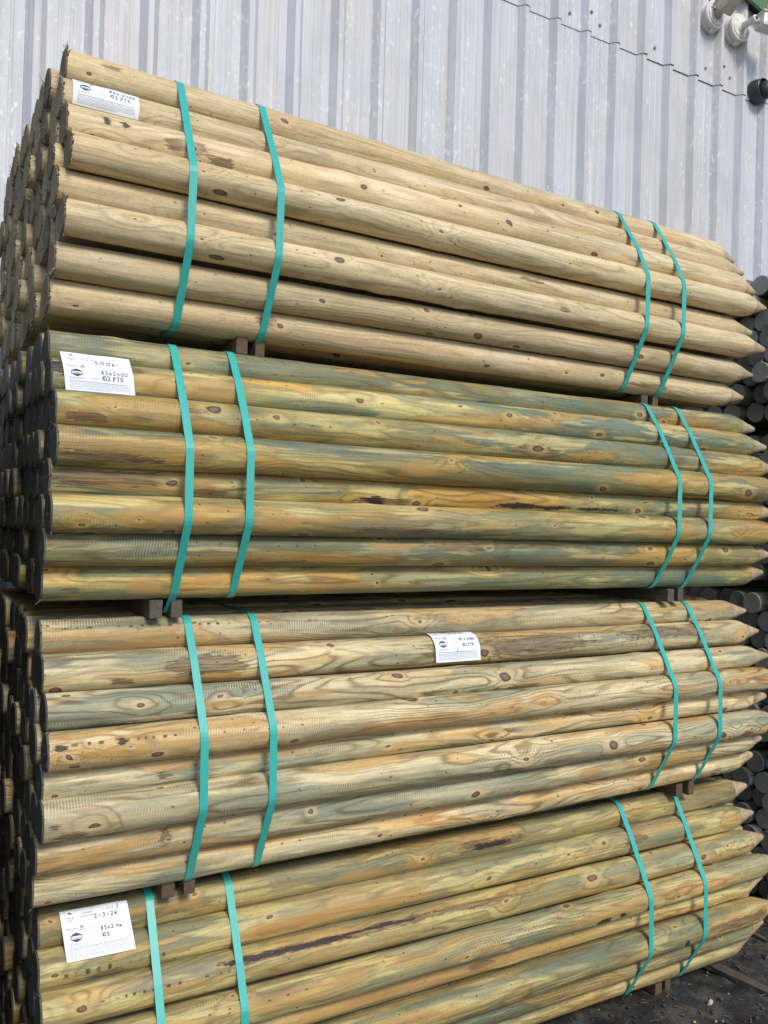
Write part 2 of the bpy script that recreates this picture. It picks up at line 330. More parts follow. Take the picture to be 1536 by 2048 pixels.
def ground_mat():
    B = NB('dirty_asphalt'); p = B.geo(); x, y, z = B.sep(p)
    n = B.noise(p, 3.0, 5.0, 0.6); f = B.noise(p, 90.0, 5.0, 0.7); m2 = B.noise(p, 14.0, 5.0, 0.65)
    c = B.mix(n, (0.020, 0.021, 0.024), (0.055, 0.052, 0.050))
    c = B.mix(B.ss(m2, 0.45, 0.62), c, (0.085, 0.073, 0.060))
    c = B.mix(B.mul(B.ss(B.noise(p, 6.0, 6.0, 0.7), 0.50, 0.58), 0.8), c, (0.014, 0.014, 0.016))
    v = B.fma(f, 1.3, 0.35); c = B.mix(1.0, c, B.xyz(v, v, v), 'MULTIPLY')
    sp = B.noise(p, 240.0, 2.0)
    c = B.mix(B.mul(B.ss(sp, 0.72, 0.77), 0.35), c, (0.20, 0.19, 0.18))
    return B.done(c, B.fma(m2, 0.35, 0.55), B.bump(B.add(f, m2), 0.8, 0.006), 0.35)
GROUND = ground_mat()
ROCK = simple('rubble_dark', (0.05, 0.05, 0.055), 0.75, 0.3, var=0.5, scale=40, bump=0.5)
ROCKL = simple('rubble_pale', (0.42, 0.40, 0.37), 0.8, 0.3, var=0.4, scale=60, bump=0.5)
LEAF = simple('yellow_scrap', (0.48, 0.46, 0.06), 0.6, 0.3, var=0.2, scale=60)

# ------------------------------------------------------------------ object helpers
def link(name, me, parent=None, mat=None, loc=None):
    o = bpy.data.objects.new(name, me); COL.objects.link(o)
    if parent is not None: o.parent = parent
    if loc is not None: o.location = loc
    if mat is not None and me is not None and len(me.materials) == 0: me.materials.append(mat)
    return o
def thing(name, label, cat, loc=(0, 0, 0), group=None):
    o = link(name, None, None, None, loc); o.empty_display_size = 0.05
    return tag(o, label, cat, group)
def tag(o, label, cat, group=None):
    o['label'] = label; o['category'] = cat
    if group: o['group'] = group
    return o
def mesh(name, vs, fs, smooth=False, mats=()):
    me = bpy.data.meshes.new(name); me.from_pydata([tuple(map(float, v)) for v in vs], [], fs)
    for mt in mats: me.materials.append(mt)
    if smooth: me.polygons.foreach_set('use_smooth', [True] * len(me.polygons))
    me.update(); return me
def box_mesh(name, sx, sy, sz, bev=0.0, M=None, jitter=0.0):
    bm = bmesh.new(); bmesh.ops.create_cube(bm, size=1.0)
    bmesh.ops.scale(bm, vec=(sx, sy, sz), verts=bm.verts)
    if bev: bmesh.ops.bevel(bm, geom=bm.edges[:], offset=bev, segments=2, affect='EDGES', profile=0.6)
    if jitter:
        for v in bm.verts: v.co += Vector((random.uniform(-1, 1), random.uniform(-1, 1), random.uniform(-1, 1))) * jitter
    if M is not None: bm.transform(M)
    me = bpy.data.meshes.new(name); bm.to_mesh(me); bm.free(); return me
def lathe_mesh(name, prof, n=28, M=None, smooth=True, sharp=35):
    """prof: list of (h, r) along +Z."""
    bm = bmesh.new(); rings = []
    for h, r in prof:
        if r < 1e-6: rings.append([bm.verts.new((0, 0, h))])
        else: rings.append([bm.verts.new((r * math.cos(2 * math.pi * i / n), r * math.sin(2 * math.pi * i / n), h)) for i in range(n)])
    for a, b in zip(rings[:-1], rings[1:]):
        for i in range(n):
            j = (i + 1) % n
            q = []
            for v in ((a[0] if len(a) == 1 else a[i]), (a[0] if len(a) == 1 else a[j]), (b[0] if len(b) == 1 else b[j]), (b[0] if len(b) == 1 else b[i])):
                if v not in q: q.append(v)
            if len(q) > 2: bm.faces.new(q)
    bmesh.ops.recalc_face_normals(bm, faces=bm.faces)
    if M is not None: bm.transform(M)
    me = bpy.data.meshes.new(name); bm.to_mesh(me); bm.free()
    if smooth:
        me.polygons.foreach_set('use_smooth', [True] * len(me.polygons)); me.set_sharp_from_angle(angle=R_(sharp))
    return me
def axis_M(loc, d, up=(0, 0, 1)):
    q = Vector(d).normalized().to_track_quat('Z', 'Y').to_matrix().to_4x4(); q.translation = Vector(loc); return q

# ------------------------------------------------------------------ ground
GZ = -0.012
def sm_noise(n, k, seed):
    r = np.random.default_rng(seed); a = r.normal(size=n)
    for _ in range(k): a = (a + np.roll(a, 1, 0) + np.roll(a, -1, 0) + np.roll(a, 1, 1) + np.roll(a, -1, 1)) / 5
    return a / a.std()
xs = np.concatenate([np.linspace(-60, -1, 14)[:-1], np.linspace(-1, 0.8, 10)[:-1], np.arange(0.8, 3.2, 0.02), np.linspace(3.2, 8, 12), np.linspace(8, 70, 14)[1:]])
ys = np.concatenate([np.linspace(-70, -2, 14)[:-1], np.linspace(-2, -0.9, 8)[:-1], np.arange(-0.9, 1.2, 0.02), np.linspace(1.2, 4, 6), np.linspace(4, 60, 12)[1:]])
X, Y = np.meshgrid(xs, ys, indexing='ij')
Z = sm_noise(X.shape, 3, 1) * 0.0022 + sm_noise(X.shape, 25, 2) * 0.003
msk = (X > 0.9) & (X < 3.1) & (Y > -0.8) & (Y < 1.1); Z = np.where(msk, Z * 1.8, 0) + GZ
heap = np.clip((X - 2.45) / 0.5, 0, 1) * np.clip((Y + 0.25) / 0.3, 0, 1) * np.clip((3.2 - X) / 0.3, 0, 1) * np.clip((1.2 - Y) / 0.3, 0, 1)
Z += heap * 0.012 * (1 + 0.6 * sm_noise(X.shape, 4, 5))
nx, ny = X.shape
idx = np.arange(nx * ny).reshape(nx, ny)
fs = np.stack([idx[:-1, :-1], idx[1:, :-1], idx[1:, 1:], idx[:-1, 1:]], -1).reshape(-1, 4).tolist()
g = link('ground', mesh('ground', np.stack([X, Y, Z], -1).reshape(-1, 3), fs, True, (GROUND,)))
g['kind'] = 'structure'
def ground_z(x, y):
    i = min(max(np.searchsorted(xs, x), 1), nx - 1); j = min(max(np.searchsorted(ys, y), 1), ny - 1)
    return float(Z[i, j])

# ------------------------------------------------------------------ building
WY = 1.31
bld = thing('metal_clad_building', 'pale ribbed metal clad building wall rising behind the stacked poles', 'building', (0, WY, GZ))
LAP = 4.04
def roof_z(x): return 4.61 - 0.242 * (x - 3.978)
def sheet(x0, z0, top, yo):
    prof = []
    for k in range(5):
        b = x0 + 0.2 * k
        for dx, dy in ((0, 0), (0.0245, -0.032), (0.0475, -0.032), (0.072, 0)):
            prof.append((b + dx + (0.0 if dx else 0.0), dy))
        # two faint stiffening swages in the pan
        for dx, dy in ((0.108, 0), (0.112, -0.0015), (0.118, -0.0015), (0.122, 0), (0.150, 0), (0.154, -0.0015), (0.160, -0.0015), (0.164, 0)):
            prof.append((b + dx, dy))
    prof.append((x0 + 0.9995, 0))
    nz = 14
    vs, fs = [], []
    rr = np.random.default_rng(int((x0 + 20) * 100) + int(z0 * 10))
    ph = rr.uniform(0, 6, 3)
    for t in (0.0, 0.0008):
        for iz in range(nz + 1):
            for (px, py) in prof:
                zt = top if isinstance(top, float) else top(px)
                z = z0 + (zt - z0) * iz / nz
                wob = 0.0012 * math.sin(z * 2.1 + ph[0]) * math.sin(px * 5 + ph[1])
                vs.append((px, py + yo + t + wob, z))
    n = len(prof)
    for iz in range(nz):
        for i in range(n - 1):
            a = iz * n + i; fs.append((a, a + 1, a + n + 1, a + n))
    o2 = (nz + 1) * n
    fs += [tuple(o2 + q for q in f[::-1]) for f in fs]
    for i in range(n - 1):
        fs.append((i, o2 + i, o2 + i + 1, i + 1))
    return mesh('cladding_sheet', vs, fs)
for k in range(-4, 9):
    x0 = 0.08 + k * 1.0
    lo = link('cladding_sheet', sheet(x0, 0.02, LAP + 0.12, 0.0 + (0.0009 if k % 2 else 0)), bld, CLAD)
    up = link('cladding_sheet', sheet(x0, LAP + 0.004 * math.sin(k * 2.1), roof_z, -0.0045 - (0.0009 if k % 2 else 0)), bld, CLAD)
# screws of the lap
scr = lathe_mesh('screw', [(0.0, 0.011), (0.002, 0.011), (0.0026, 0.0098), (0.003, 0.0062), (0.0085, 0.0058), (0.0095, 0.0045), (0.0095, 0.0)], 14, axis_M((0, 0, 0), (0, -1, 0)))
scr.materials.append(STEEL)
for (x, z) in ((2.605, 4.094), (2.722, 4.121), (2.81, 4.096), (3.21, 4.10), (3.614, 4.106), (3.73, 4.137), (3.821, 4.111), (1.80, 4.11), (2.01, 4.10), (1.41, 4.10), (4.21, 4.11)):
    fr = ((x - 0.08) % 0.2)
    yy = -0.0055 - (0.032 if 0.02 < fr < 0.05 else (0.0 if fr > 0.072 else 0.03))
    link('screw', scr, bld, None, (x, yy, z - GZ))
# small torn place at the left, lip of metal bent out
def lens_strip(name, L, lo, hi, mat, loc):
    vs = []
    for i in range(13):
        a = i / 12; q = math.sin(math.pi * a)
        vs += [(L * (a - 0.5), -0.006 - lo[0] * q, lo[1] * q + 0.002 * math.sin(7 * a)), (L * (a - 0.5), -0.006 - (lo[0] + hi[0]) * 0.62 * q, 0.5 * (lo[1] + hi[1]) * q), (L * (a - 0.5), -0.006 - hi[0] * q, hi[1] * q)]
    fs = []
    for i in range(12):
        for k in (0, 1): fs.append((3 * i + k, 3 * i + 3 + k, 3 * i + 4 + k, 3 * i + 1 + k))
    return link(name, mesh(name, vs, fs, True), bld, mat, loc)
lens_strip('torn_opening', 0.040, (0.002, -0.001), (0.004, 0.013), CHIP, (0.134, 0, 2.985 - GZ))
lens_strip('torn_lip', 0.056, (0.006, -0.014), (0.016, 0.001), CLAD, (0.134, 0, 2.985 - GZ))
# green verge trim, black strip as the shadow beneath it, and roof
def slope_box(name, xa, xb, y0, y1, dz0, dz1, mat):
    vs = []
    for x in (xa, xb):
        for y in (y0, y1):
            for d in (dz0, dz1): vs.append((x, y - WY, roof_z(x) + d - GZ))
    fs = [(0, 1, 3, 2), (4, 6, 7, 5), (0, 4, 5, 1), (2, 3, 7, 6), (0, 2, 6, 4), (1, 5, 7, 3)]
    return link(name, mesh(name, vs, fs), bld, mat)
slope_box('verge_trim', -4.2, 9.2, WY - 0.075, WY - 0.055, -0.075, 0.26, GREENP)
slope_box('verge_shadow_strip', -4.2, 9.2, WY - 0.054, WY + 0.02, -0.055, -0.02, RUBBER)
slope_box('roof', -4.2, 9.2, WY - 0.09, WY + 9.0, 0.262, 0.31, GREENP)
link('verge_bolt', scr, bld, None, (4.05, -0.078, 4.555 - GZ))
for xw in (-3.9, 9.06):
    link('side_wall', box_mesh('side_wall', 0.06, 8.9, 4.2 if xw > 0 else 6.0, 0, Matrix.Translation((xw, 4.47, (2.1 if xw > 0 else 3.0)))), bld, CLAD)

# ------------------------------------------------------------------ cctv
def place_cam(x, z, kind, label):
    root = thing('security_camera', label, 'security camera', (x, WY - 0.0045, z)); root.scale = (1.12,) * 3
    if kind in ('up', 'side'):
        base = [(0.0, 0.070), (0.028, 0.070), (0.030, 0.0665), (0.033, 0.0665), (0.035, 0.070), (0.050, 0.070), (0.055, 0.066), (0.0555, 0.058), (0.0535, 0.057), (0.0535, 0.055), (0.058, 0.054), (0.060, 0.050), (0.060, 0.0)]
        b = link('junction_box', lathe_mesh('junction_box', base, 40, axis_M((0, 0, 0), (0, -1, 0))), root, CAMW)
        for a in (20, 140, 260):
            link('box_screw', lathe_mesh('box_screw', [(0, 0.0035), (0.002, 0.003), (0.002, 0)], 8, axis_M((0.042 * math.cos(R_(a)), -0.059, 0.042 * math.sin(R_(a))), (0, -1, 0))), b, CAMK)
        link('conduit_boss', lathe_mesh('conduit_boss', [(0, 0.016), (0.012, 0.016), (0.014, 0.012), (0.014, 0)], 16, axis_M((0, -0.025, -0.065), (0, 0, -1))), root, CAMW)
    if kind == 'up':
        d = Vector((0.05, -0.72, 0.60)).normalized()
        j = Vector((0, -0.060, 0.0)) + Vector((0.0, -0.035, 0.004))
        link('arm', lathe_mesh('arm', [(0, 0.026), (0.006, 0.022), (0.035, 0.017), (0.048, 0.019), (0.056, 0.014), (0.056, 0)], 20, axis_M((0, -0.058, 0), (0.0, -0.9, 0.25))), root, CAMD)
        Mx = axis_M(j + d * 0.085, d)
        link('housing', box_mesh('housing', 0.080, 0.066, 0.19, 0.010, Mx), root, CAMD)
        link('sunshield', box_mesh('sunshield', 0.090, 0.006, 0.21, 0.002, Mx @ Matrix.Translation((0, 0.037, 0.01))), root, CAMW)
        vs = [(-0.03, -0.03, 0.02), (-0.045, -0.05, 0.10), (-0.05, -0.06, 0.22)]
        cm = []
        for (p, q) in zip(vs[:-1], vs[1:]):
            p, q = Vector(p), Vector(q)
            cm.append(lathe_mesh('c', [(0, 0.0035), ((q - p).length, 0.0035)], 8, axis_M(p, q - p)))
        bm = bmesh.new()
        for c in cm: bm.from_mesh(c)
        me = bpy.data.meshes.new('cable'); bm.to_mesh(me); bm.free(); link('cable', me, root, RUBBER)
    if kind == 'side':
        a0 = Vector((0, -0.058, 0)); d = Vector((0.06, -1.0, 0.10)).normalized()
        link('arm', lathe_mesh('arm', [(0, 0.030), (0.006, 0.024), (0.012, 0.0175), (0.060, 0.0165), (0.064, 0.019), (0.080, 0.019), (0.083, 0.016), (0.083, 0)], 24, axis_M(a0, d)), root, CAMW)
        j = a0 + d * 0.071
        link('socket_bolt', lathe_mesh('socket_bolt', [(0, 0.0085), (0.003, 0.0085), (0.003, 0.005), (0.001, 0.004), (0.001, 0)], 12, axis_M(j + d * 0.013, d)), root, CAMK)
        link('pivot', lathe_mesh('pivot', [(0, 0.013), (0.022, 0.013), (0.024, 0.020), (0.034, 0.020), (0.034, 0)], 18, axis_M(j, (0.95, -0.18, -0.06))), root, CAMW)
        d2 = Vector((0.95, -0.25, -0.10)).normalized(); c = j + d2 * 0.112
        Mx = axis_M(c, d2)
        link('housing', box_mesh('housing', 0.078, 0.070, 0.17, 0.016, Mx), root, CAMW)
        link('sunshield', box_mesh('sunshield', 0.084, 0.010, 0.19, 0.004, Mx @ Matrix.Translation((0, 0.036, 0.006))), root, CAMW)
        link('front_glass', lathe_mesh('front_glass', [(0, 0.028), (0.004, 0.027), (0.004, 0)], 24, axis_M(c + d2 * 0.085, d2)), root, CAMK)
    if kind == 'turret':
        link('base', lathe_mesh('base', [(0, 0.062), (0.012, 0.062), (0.03, 0.060), (0.050, 0.055), (0.052, 0.050), (0.045, 0.047), (0.045, 0.0)], 36, axis_M((0, 0, 0), (0, -1, 0))), root, CAMK)
        d = Vector((0.30, -0.92, -0.22)).normalized(); c = Vector((0.012, -0.052, -0.004))
        prof = [(0.046 * math.sin(R_(t)), 0.046 * math.cos(R_(t))) for t in range(-80, 41, 8)]
        link('eyeball', lathe_mesh('eyeball', prof, 36, axis_M(c, d)), root, CAMK)
        f = link('face_plate', lathe_mesh('face_plate', [(0.028, 0.0355), (0.033, 0.0345), (0.034, 0.030), (0.034, 0)], 32, axis_M(c, d)), root, CAMG)
        link('lens', lathe_mesh('lens', [(0.034, 0.011), (0.037, 0.010), (0.037, 0.006), (0.035, 0.005), (0.035, 0)], 20, axis_M(c + Vector((-0.006, 0, 0.002)), d)), f, CAMW)
        # hood over the eyeball
        hm = lathe_mesh('hood', [(0.03, 0.057), (0.06, 0.053), (0.062, 0.050), (0.03, 0.0535)], 36, axis_M((0, 0, 0), (0, -1, 0)))
        link('hood', hm, root, CAMK)
G_ = 'security cameras on the cladding'
for args in ((3.625, 4.385, 'up', 'white security camera tilted upwards on round box, dirty beige underside'),
             (3.832, 4.377, 'side', 'white security camera pointing right on round box beside the upward one'),
             (4.045, 4.085, 'turret', 'dark grey dome security camera low on the cladding at right edge')):
    place_cam(*args)

# ------------------------------------------------------------------ poles
def pole_mesh(name, seed, L, R, nseg, nring, mats, rough=1.0, hairs=0, spots=()):
    r = np.random.default_rng(seed)
    tipL = r.uniform(0.098, 0.118)
    us = list(np.linspace(0.004, L - tipL - 0.03, nring))
    rs = [1.0] * nring
    # shoulder and turned point with ridges
    ns = 5
    for i in range(1, ns + 1):
        t = i / ns; us.append(L - tipL - 0.03 + 0.03 * t); rs.append(1 - 0.10 * t ** 2)
    nt = 48 if nseg > 20 else 7
    blunt = r.uniform(0.12, 0.27)
    ridge = r.uniform(0.015, 0.045) if nseg > 20 else 0
    pit = r.uniform(0.007, 0.011)
    for i in range(1, nt + 1):
        t = i / nt; uu = tipL * t
        us.append(L - tipL + uu); base = 0.90 + (blunt - 0.90) * (t ** 0.92)
        rs.append(base + ridge * math.sin(2 * math.pi * uu / pit + 1.0) * (0.35 + 0.65 * (1 - t)))
    us = np.array(us); rs = np.array(rs); n = len(us)
    th = np.linspace(0, 2 * math.pi, nseg + 1)
    fieldn = np.zeros((n, nseg + 1))
    for k in range(14):
        fu = r.uniform(0.6, 9); fa = r.integers(1, 5); p1, p2 = r.uniform(0, 6.28, 2)
        fieldn += r.normal() * np.sin(us[:, None] * fu * 2 + p1) * np.cos(fa * th[None] + p2) / (fu ** 0.5)
    rad = R * rs[:, None] * (1 + 0.0125 * rough * fieldn * np.clip((L - us[:, None]) * 6, 0.15, 1))
    if nseg > 20:   # torn fibres on the turned point
        tipz = (us > L - tipL)[:, None]
        rad = np.where(tipz, rad * (1 + 0.028 * r.normal(size=rad.shape)), rad); rad[:, -1] = rad[:, 0]
    # swellings at knots
    for k in range(int(9 * rough)):
        u0 = r.uniform(0.1, L - 0.2); a0 = r.uniform(0, 6.28); s = r.uniform(0.012, 0.028)
        da = (th[None] - a0 + math.pi) % (2 * math.pi) - math.pi
        rad += r.uniform(0.0008, 0.0038) * np.exp(-((us[:, None] - u0) ** 2 + (da * R) ** 2) / (2 * s * s))
    bow = r.uniform(-0.0048, 0.0048, 2) * rough
    cy = bow[0] * np.sin(us / L * math.pi) ; cz = bow[1] * np.sin(us / L * math.pi)
    tt = np.clip((us - (L - tipL)) / tipL, 0, 1); off = r.uniform(-0.006, 0.006, 2) * rough
    cy = cy + off[0] * tt; cz = cz + off[1] * tt
    vs = np.stack([np.broadcast_to(us[:, None], rad.shape), rad * np.cos(th)[None] + cy[:, None], rad * np.sin(th)[None] + cz[:, None]], -1)[:, :-1].reshape(-1, 3)
    nv = nseg
    i = np.arange(n - 1)[:, None]; j = np.arange(nseg)[None]; j2 = (j + 1) % nseg
    a = (i * nv + j); b = (i * nv + j2)
    quads = np.stack([a, a + nv, b + nv, b], -1).reshape(-1, 4)
    uvq = np.stack([np.stack([np.broadcast_to(us[:-1, None], a.shape), np.broadcast_to(th[None, :-1] * 0.0425, a.shape)], -1),
                    np.stack([np.broadcast_to(us[1:, None], a.shape), np.broadcast_to(th[None, :-1] * 0.0425, a.shape)], -1),
                    np.stack([np.broadcast_to(us[1:, None], a.shape), np.broadcast_to(th[None, 1:] * 0.0425, a.shape)], -1),
                    np.stack([np.broadcast_to(us[:-1, None], a.shape), np.broadcast_to(th[None, 1:] * 0.0425, a.shape)], -1)], 2).reshape(-1, 2)
    V = vs.tolist(); F = quads.tolist(); UV = uvq.tolist(); MI = [0] * len(F); SM = [True] * len(F)
    # sawn end: small chamfer + cap (own vertices)
    base = len(V)
    for q in range(nseg):
        V.append((0.004, vs[q][1], vs[q][2]))
    for q in range(nseg):
        V.append((0.0, vs[q][1] * 0.955, vs[q][2] * 0.955))
    c = len(V); V.append((0.001, 0, 0))
    for q in range(nseg):
        q2 = (q + 1) % nseg
        F.append([base + q2, base + nseg + q2, base + nseg + q, base + q]); UV += [(0, 0)] * 4; MI.append(1); SM.append(False)
        F.append([base + nseg + q, base + nseg + q2, c]); UV += [(0, 0)] * 3; MI.append(1); SM.append(False)
    # blunt tip cap
    c2 = len(V); V.append((L + 0.004, cy[-1], cz[-1])); last = (n - 1) * nv
    for q in range(nseg):
        q2 = (q + 1) % nseg
        F.append([last + q, c2, last + q2]); UV += [(L, 0)] * 3; MI.append(0); SM.append(True)
    # saw splinters standing off the rim
    for _ in range(hairs):
        aa = r.normal(r.choice([math.pi * 0.95, 2.0, 4.4]), 0.6); ln = abs(r.normal(0, 0.008)) + 0.003
        p = np.array([0.003, R * 0.985 * math.cos(aa), R * 0.985 * math.sin(aa)])
        d = np.array([-0.6 + r.normal(0, 0.5), math.cos(aa + r.normal(0, .3)), math.sin(aa + r.normal(0, .3))]); d /= np.linalg.norm(d)
        tng = np.array([0.2, -math.sin(aa), math.cos(aa)]) * r.uniform(0.0005, 0.0011)
        k = len(V); V += [tuple(p - tng), tuple(p + tng), tuple(p + d * ln), tuple(p + np.array([0.004, 0, 0]))]
        F += [[k, k + 1, k + 2], [k, k + 2, k + 3], [k + 1, k + 3, k + 2]]; UV += [(0, 0)] * 9; MI += [1] * 3; SM += [False] * 3
    me = bpy.data.meshes.new(name); me.from_pydata(V, [], F)
    for mt in mats: me.materials.append(mt)
    ul = me.uv_layers.new(name='UVMap'); ul.data.foreach_set('uv', np.array(UV, dtype=np.float32).ravel())
    if True:
        st = np.zeros((len(V), 4), dtype=np.float32)
        for (ch, u0, a0, su, sa) in spots:
            c_ = 'RGBA'.index(ch); t0 = math.pi - R_(a0)
            da = (th[None, :-1] - t0 + math.pi) % (2 * math.pi) - math.pi
            val = np.exp(-(((us[:, None] - u0) / su) ** 4 + (da / R_(sa)) ** 2))
            if ch == 'A': val = np.exp(-(((us[:, None] - u0) / su) ** 8)) * (np.abs(da) < R_(sa))
            st[:n * nseg, c_] = np.maximum(st[:n * nseg, c_], val.ravel())
        ca = me.attributes.new('stain', 'FLOAT_COLOR', 'POINT'); ca.data.foreach_set('color', st.ravel())
    me.polygons.foreach_set('material_index', MI); me.polygons.foreach_set('use_smooth', SM)
    me.update(); return me

KK = [3, 2, 1, 0, 1, 0, 1, 2]; NN = [11, 12, 13, 14, 13, 14, 13, 12]; HH = 0.07427; RR = 0.0425

def hull(pts):
    pts = sorted(set(pts))
    def half(ps):
        o = []
        for p in ps:
            while len(o) > 1 and (o[-1][0] - o[-2][0]) * (p[1] - o[-2][1]) - (o[-1][1] - o[-2][1]) * (p[0] - o[-2][0]) <= 0: o.pop()
            o.append(p)
        return o[:-1]
    return half(pts) + half(pts[::-1])

def make_strap(name, root, base, x, poles, drop, extra=()):
    """poles: list of (y, z, r) at this x; drop: extra low points where the strap passes under the bearers."""
    pts = []
    for (y, z, r) in poles:
        for i in range(28):
            a = 2 * math.pi * i / 28; pts.append((round(y + (r + 0.0012) * math.cos(a), 6), round(z + (r + 0.0012) * math.sin(a), 6)))
    pts += extra + drop
    H = hull(pts); n = len(H)
    cx = sum(p[0] for p in H) / n; cz = sum(p[1] for p in H) / n
    wd = 0.0185; vs = []; fs = []
    for i, (y, z) in enumerate(H):
        py, pz = H[i - 1]; ny_, nz_ = H[(i + 1) % n]
        ty, tz = ny_ - py, nz_ - pz; l = math.hypot(ty, tz); oy, oz = tz / l, -ty / l
        if oy * (y - cx) + oz * (z - cz) < 0: oy, oz = -oy, -oz
        for s in (-1, 1):
            for t in (0.0, 0.0009):
                vs.append((x + 0.0035 * math.sin(3.1 * z + 40 * x + (1.7 if y > 0.5 else 0)) + s * wd / 2 - base[0], y + oy * t - base[1], z + oz * t - base[2]))
    for i in range(n):
        a = 4 * i; b = 4 * ((i + 1) % n)
        fs += [(a + 1, a + 3, b + 3, b + 1), (a, b, b + 2, a + 2), (a, a + 1, b + 1, b), (a + 2, b + 2, b + 3, a + 3)]
    me = mesh('strap', vs, fs); 
    bm = bmesh.new(); bm.from_mesh(me); bmesh.ops.recalc_face_normals(bm, faces=bm.faces); bm.to_mesh(me); bm.free()
    return link('strap', me, root, STRAP)

LOW = {}
def low_variants(key, mats, nseg, nring, hairs):
    if key not in LOW:
        LOW[key] = [pole_mesh('pole', 900 + 10 * abs(hash_(key)) + i, 2.4, RR - 0.0006 * (i % 3), nseg, nring, mats, 0.7, hairs) for i in range(6)]
    return LOW[key]
def hash_(s): return sum(ord(c) for c in s) % 50

def section(me, u, half):
    co = np.empty(len(me.vertices) * 3, dtype=np.float32); me.vertices.foreach_get('co', co); co = co.reshape(-1, 3)
    return [(float(a), float(b)) for a, b in co[np.abs(co[:, 0] - u) < half][:, 1:]]
def front_reach(p, xa, xb):
    """largest distance of a front pole's skin from its axis between two places along it"""
    V = section(p[6].data, 0.5 * (xa + xb) - p[0], 0.5 * (xb - xa) + 0.02)
    return max(math.hypot(a, b) for a, b in V if a < 0.01)
def bundle(label, x0, y0, z0, mats, key, front=None, straps=(), bearers=(), batmat=None, low=(16, 12, 0), xj=0.012, seed=1, colf=None, group=None, bearer_h=0.04, hairs=0, flip=False):
    """z0: centre height of the top row."""
    base = (x0, y0, z0 - 7 * HH - RR)
    root = thing('pole_bundle', label, 'pole bundle', base, group)
    r = np.random.default_rng(seed)
    allp = []
    var = low_variants(key, mats, *low)
    for ri in range(8):
        fz = 0.0
        for i in range(NN[ri]):
            y = y0 + KK[ri] * RR + i * 2 * RR
            z = z0 - ri * HH
            if i == 0 and front is not None:
                xl, xt, zl, zt = front[ri]
                R = RR + float(r.uniform(-0.0028, 0.0014)) 
                L = math.hypot(xt - xl, zt - zl)
                me = pole_mesh('pole', seed * 100 + ri, 2.4, R, 40, 110, mats, 1.0, hairs, SPOTS.get((seed, ri), ()))
                o = link('pole', me, root)
                o.location = (xl - base[0], y - base[1], zl - base[2])
                o.scale = (L / 2.4, 1, 1)
                o.rotation_euler = (0, -math.atan2(zt - zl, xt - xl), 0)
                allp.append((xl, xt, y, zl, zt, R, o)); fz = 0.5 * (zl + zt) - z
            else:
                dz = fz * max(0, 1 - i / 5) + float(r.normal(0, 0.0012))
                dy = float(r.normal(0, 0.0010)); dx = float(r.normal(0, xj))
                o = link('pole', var[int(r.integers(0, len(var)))], root)
                o.location = (x0 + dx - base[0], y + dy - base[1], z + dz - base[2])
                o.rotation_euler = (float(r.choice([0, 0.9, 2.1, 3.0, 4.2, 5.1])), 0, 0)
                if flip:
                    o.location.x += 2.4; o.rotation_euler = (0, 0, math.pi)
                allp.append((x0 + dx, x0 + dx + 2.4, y + dy, z + dz, z + dz, RR))
            o.color = colf(r, ri, i) if colf else (0.5, 0.3, 0.5, 0.1)
    for (sx, under) in straps:
        ps = [(p[2], p[3] + (p[4] - p[3]) * (sx - p[0]) / (p[1] - p[0]), p[5]) for p in allp]
        drop = []
        if under:
            zb = base[2] - 0.033
            drop = [(y0 + 2 * RR + 0.022, zb), (y0 + 2 * RR + 22 * RR - 0.022, zb)]
        # the true outline of the front poles where the strap crosses them
        extra = []
        for p in allp:
            if len(p) < 7: continue
            V = section(p[6].data, sx - p[0], 0.022)
            cz_ = p[3] + (p[4] - p[3]) * (sx - p[0]) / (p[1] - p[0])
            for a_, b_ in V:
                l_ = math.hypot(a_, b_) or 1.0; k_ = (l_ + 0.0012) / l_
                extra.append((round(p[2] + a_ * k_, 6), round(cz_ + b_ * k_, 6)))
        make_strap('strap', root, base, sx, ps, drop, extra)
    for sx in bearers:
        for (dx, wd) in ((-0.024, 0.030), (0.026, 0.026)):
            bme = box_mesh('bearer', wd, 1.02, bearer_h, 0.002, None, 0.0008); bme.materials.append(batmat)
            b = link('bearer', bme, root)
            b.location = (sx + dx - base[0], 0.5 + 0.085 - 0.006 + random.uniform(-.004, .004), -bearer_h / 2 - 0.0008)
    return root, base, allp

